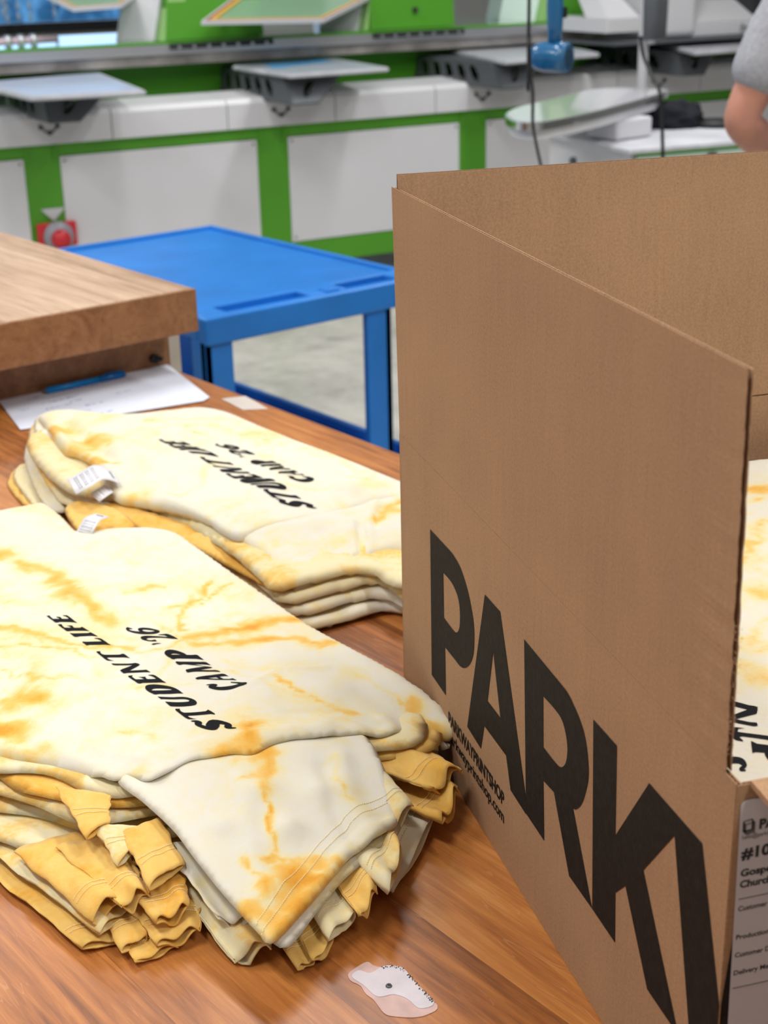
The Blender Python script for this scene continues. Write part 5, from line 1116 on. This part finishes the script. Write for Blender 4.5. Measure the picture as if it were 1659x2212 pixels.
body2 = cloth('body', loc3([(0.9713,2.1009,0.962),(0.9834,2.1027,0.966),(1.0232,2.0758,0.966),(1.0559,2.0283,0.966),(1.0919,1.9879,0.966),(1.1395,1.9671,0.966),(1.1822,1.9444,0.966),(1.2014,1.8858,0.966),(1.1999,1.8057,0.966),(1.1984,1.7057,0.966),(1.2006,1.5837,0.966),(1.2004,1.4683,0.966),(1.199,1.3697,0.966)]+[(1.20, 1.19, .966), (1.05, 1.19, .966)]+[(1.1549,1.4077,0.96),(1.07,1.4253,0.962),(1.0011,1.4438,0.962),(0.9543,1.4496,0.962),(0.9226,1.4576,0.96),(0.9231,1.532,0.962),(0.9109,1.5927,0.962),(0.8928,1.6464,0.962),(0.8779,1.6766,0.962),(0.8874,1.7255,0.963),(0.9132,1.7961,0.964),(0.9239,1.8462,0.964),(0.9214,1.8844,0.962),(0.9188,1.909,0.96),(0.9384,1.9798,0.96),(0.9603,2.0537,0.96)], oB), .0095, M_PALE, bt, res=.0065, wr=.004, ws=9, aniso=(1.6, .7), seed=22,
  ctrl=loc3([(1.012,1.7186,0.976),(1.0547,1.5497,0.976),(1.1171,1.4755,0.974),(0.964,1.8342,0.972)], oB),
  ridges=[(w, a, [(x-oB[0], y-oB[1]) for x, y in pts]) for w, a, pts in [(0.01,0.005,[(0.9558,2.0215),(0.9334,1.9179),(0.9126,1.85)]),(0.01,-0.005,[(0.9776,2.0174),(0.954,1.8987),(0.9426,1.8082)]),(0.012,0.004,[(0.9225,1.7856),(0.922,1.6564),(0.9215,1.5161)]),(0.009,-0.004,[(0.9624,1.7762),(0.9452,1.6107),(0.9435,1.474)]),(0.012,0.003,[(0.9997,2.0133),(0.9792,1.8459),(0.9717,1.7402)])]],
  dye=([(x-oB[0], y-oB[1], r, s) for x, y, r, s in [(0.9502,2.0106,0.0249,0.75),(0.9178,1.9027,0.0238,0.65),(0.9724,1.8967,0.0212,0.55),(0.9649,1.9188,0.0142,0.6),(1.0494,1.8711,0.0128,0.25),(0.9126,1.8359,0.0177,0.95),(1.0861,1.9327,0.0147,0.3),(0.8845,1.6662,0.019,0.5),(1.1692,1.7598,0.017,0.3),(1.0061,1.4392,0.0144,0.25),(1.1927,1.6055,0.0202,0.25),(1.1529,1.4699,0.019,0.3),(0.8759,1.6145,0.0186,0.5)]],  # real dye, plus strong spots painting the orange shadow of the neck opening
       [(w, s, [(x-oB[0], y-oB[1]) for x, y in p]) for w, s, p in [(0.0061,0.8,[(0.895,1.8521),(0.9171,1.8514),(0.9301,1.8198),(0.9355,1.7954)]),(0.0036,0.35,[(0.9707,1.9442),(0.975,1.8943),(0.977,1.8627)]),(0.0029,0.3,[(1.0983,1.8569),(1.1059,1.8033)]),(0.0033,0.3,[(1.0355,1.6815),(0.9743,1.6335),(0.9359,1.6192)]),(0.0036,0.25,[(1.2304,1.798),(1.2018,1.6399),(1.1788,1.523)]),(0.0026,0.3,[(1.1537,1.533),(1.1645,1.4844),(1.1611,1.45)])]]))  # first line also paints shadow inside the neck opening
cloth('sleeve', loc3([(0.931,1.4629,0.958),(0.9634,1.4628,0.962),(1.0122,1.4488,0.964),(1.0803,1.4385,0.964),(1.1691,1.4111,0.962)]+[(1.02, 1.20, .966), (1.05, 1.155, .958), (.96, 1.150, .953)]+[(1.0585,1.2921,0.95),(1.0227,1.3083,0.947),(0.9875,1.3191,0.945),(0.947,1.3126,0.943),(0.9142,1.306,0.938),(0.9038,1.3087,0.936),(0.9083,1.3355,0.942),(0.9252,1.3984,0.95)], oB), .010, M_PALE, bt, res=.0065, wr=.004, ws=10, seed=24,
  ridges=[(w, a, [(x-oB[0], y-oB[1]) for x, y in pts]) for w, a, pts in [(0.006,0.006,[(1.06,1.3928),(1.0166,1.3278),(0.9777,1.2854)]),(0.005,-0.006,[(1.0581,1.373),(1.0139,1.3105),(0.9808,1.2732)]),(0.006,0.005,[(1.1247,1.4236),(1.0571,1.3527),(0.9935,1.2712)]),(0.005,-0.006,[(1.1516,1.4037),(1.1146,1.3984),(1.0713,1.361)]),(0.01,-0.003,[(1.0098,1.3955),(0.9518,1.3086)])]],
  dye=([(x-oB[0], y-oB[1], r, s) for x, y, r, s in [(1.1139,1.3879,0.0146,0.6),(0.8831,1.2708,0.014,0.4),(1.0415,1.2856,0.0114,0.35),(0.9523,1.4061,0.0082,0.25)]], [(.004, .8, [(x-oB[0], y-oB[1]) for x, y, _ in [(1.1516,1.4037,0.96),(1.1266,1.4034,0.96),(1.0831,1.3718,0.96)]])]))
for i, l in enumerate([[(0.9141,1.3161,0.926),(0.9584,1.3192,0.93),(1.0103,1.3117,0.932),(1.0602,1.2819,0.934),(1.0485,1.2683,0.925),(1.0073,1.29,0.922),(0.9552,1.2969,0.92),(0.9105,1.2928,0.92)],[(0.9163,1.3105,0.915),(0.9619,1.3057,0.918),(1.0143,1.2989,0.92),(1.062,1.2845,0.92),(1.0464,1.266,0.912),(1.0021,1.284,0.91),(0.9632,1.2894,0.909),(0.9249,1.2851,0.909)],[(0.925,1.3136,0.905),(0.9764,1.3066,0.907),(1.0133,1.2981,0.908),(1.061,1.2835,0.908),(1.0339,1.2513,0.904),(0.9966,1.2774,0.904),(0.9636,1.2856,0.904),(0.9322,1.272,0.904),(0.9228,1.2872,0.904)]]):
    cloth('folded_sleeve', loc3(l, oB), .0055, M_PALE, B[2-i], res=.006, wr=.003, ws=20, wob=.0015, seed=60+i)
def pb(l): return [(p[0]-oB[0], p[1]-oB[1]) for p in l]
shirt_print([('STUDENT LIFE', pb([(1.0511,1.4533,0.985),(1.0593,1.7986,0.985),(1.0224,1.4841,0.985),(1.0352,1.8329,0.985)])), ("CAMP '26", pb([(1.1071,1.5284,0.985),(1.105,1.7384,0.985),(1.0766,1.5362,0.985),(1.0842,1.7576,0.985)]))], body2, bt, lift=.0013, res=.004)
nl = lambda l: [Vector(p)-Vector(oB) for p in l]
neck_label(nl([(0.9056,1.7294,0.978),(0.8824,1.7311,0.99),(0.8543,1.7188,0.99),(0.8375,1.7288,0.98)]), Vector([-0.0161,-0.0516,0.0])*1.2, bt, 8)
neck_label(nl([(0.8828,1.7092,0.972),(0.8616,1.6966,0.972),(0.8548,1.6979,0.968)]), Vector([-0.0047,-0.0345,0.0]), B[3], 3)

# ---- shirts inside the box
oI = (0.8519, 0.6069, TZ)
ca, sa = math.cos(BA), math.sin(BA)
def bl(u, v, h): return (.608+u*ca+v*sa-oI[0], .441+u*sa-v*ca-oI[1], h-TZ)    # along the side wall, in from it
labI = ['folded tie-dye T-shirts packed at the bottom inside the cardboard box', 'tie-dye T-shirt directly under the top one inside the cardboard box', 'pale yellow tie-dye T-shirt with black lettering lying on top inside the cardboard box']
hts = [(.915+.019*k) for k in range(13)]
for k, h in enumerate(hts):
    last = k == len(hts)-1
    s = shirt('tie-dye T-shirt folded within the pile inside the cardboard box' if not last else labI[2], 'T-shirts packed inside the cardboard box', oI)
    j = .004*((k*7) % 3-1)
    o = [bl(.02+j, .02, h), bl(.35, .018, h), bl(.60+j, .02, h), bl(.635, .04, h), bl(.64, .25, h), bl(.635+j, .44, h), bl(.60, .47, h), bl(.30, .475, h), bl(.03, .47+j, h), bl(.015, .44, h), bl(.012, .2, h), bl(.012, .04, h)]
    b_ = cloth('body', o, .0098 if not last else .012, M_PALE if last else M_MID, s, res=.018 if not last else .007, wr=.003, ws=9, seed=80+k,
        dye=None if not last else ([(x-oI[0], y-oI[1], r, q) for x, y, r, q in [(1.1302,0.8141,0.0135,0.9),(1.0979,0.8005,0.0062,0.6),(0.8032,0.5696,0.0134,0.45),(0.8073,0.5853,0.0102,0.35),(0.928,0.665,0.0129,0.35),(1.0389,0.7577,0.0084,0.5),(0.8419,0.5949,0.007,0.4)]], [(w, q, [(x-oI[0], y-oI[1]) for x, y in p]) for w, q, p in [(0.0042,0.6,[(1.0587,0.7551),(1.0106,0.7384),(0.9628,0.7113)]),(0.0029,0.4,[(0.8834,0.6225),(0.8351,0.6113)])]]))
    if last:
        def pi(l): return [(p[0]-oI[0], p[1]-oI[1]) for p in l]
        shirt_print([('N', pi([(0.7622,0.5653,1.155),(0.7328,0.5419,1.155),(0.7676,0.5444,1.155),(0.7418,0.5238,1.155)])), ('T', pi([(0.7512,0.5072,1.155),(0.735,0.4938,1.155),(0.7302,0.5391,1.155),(0.7167,0.526,1.155)])), ('P', pi([(0.724,0.5163,1.155),(0.7034,0.4996,1.155),(0.7371,0.4968,1.155),(0.7182,0.4828,1.155)])), ('C', pi([(0.6935,0.516,1.155),(0.6789,0.5043,1.155),(0.7053,0.5057,1.155),(0.6914,0.4948,1.155)]))], b_, s, res=.005)
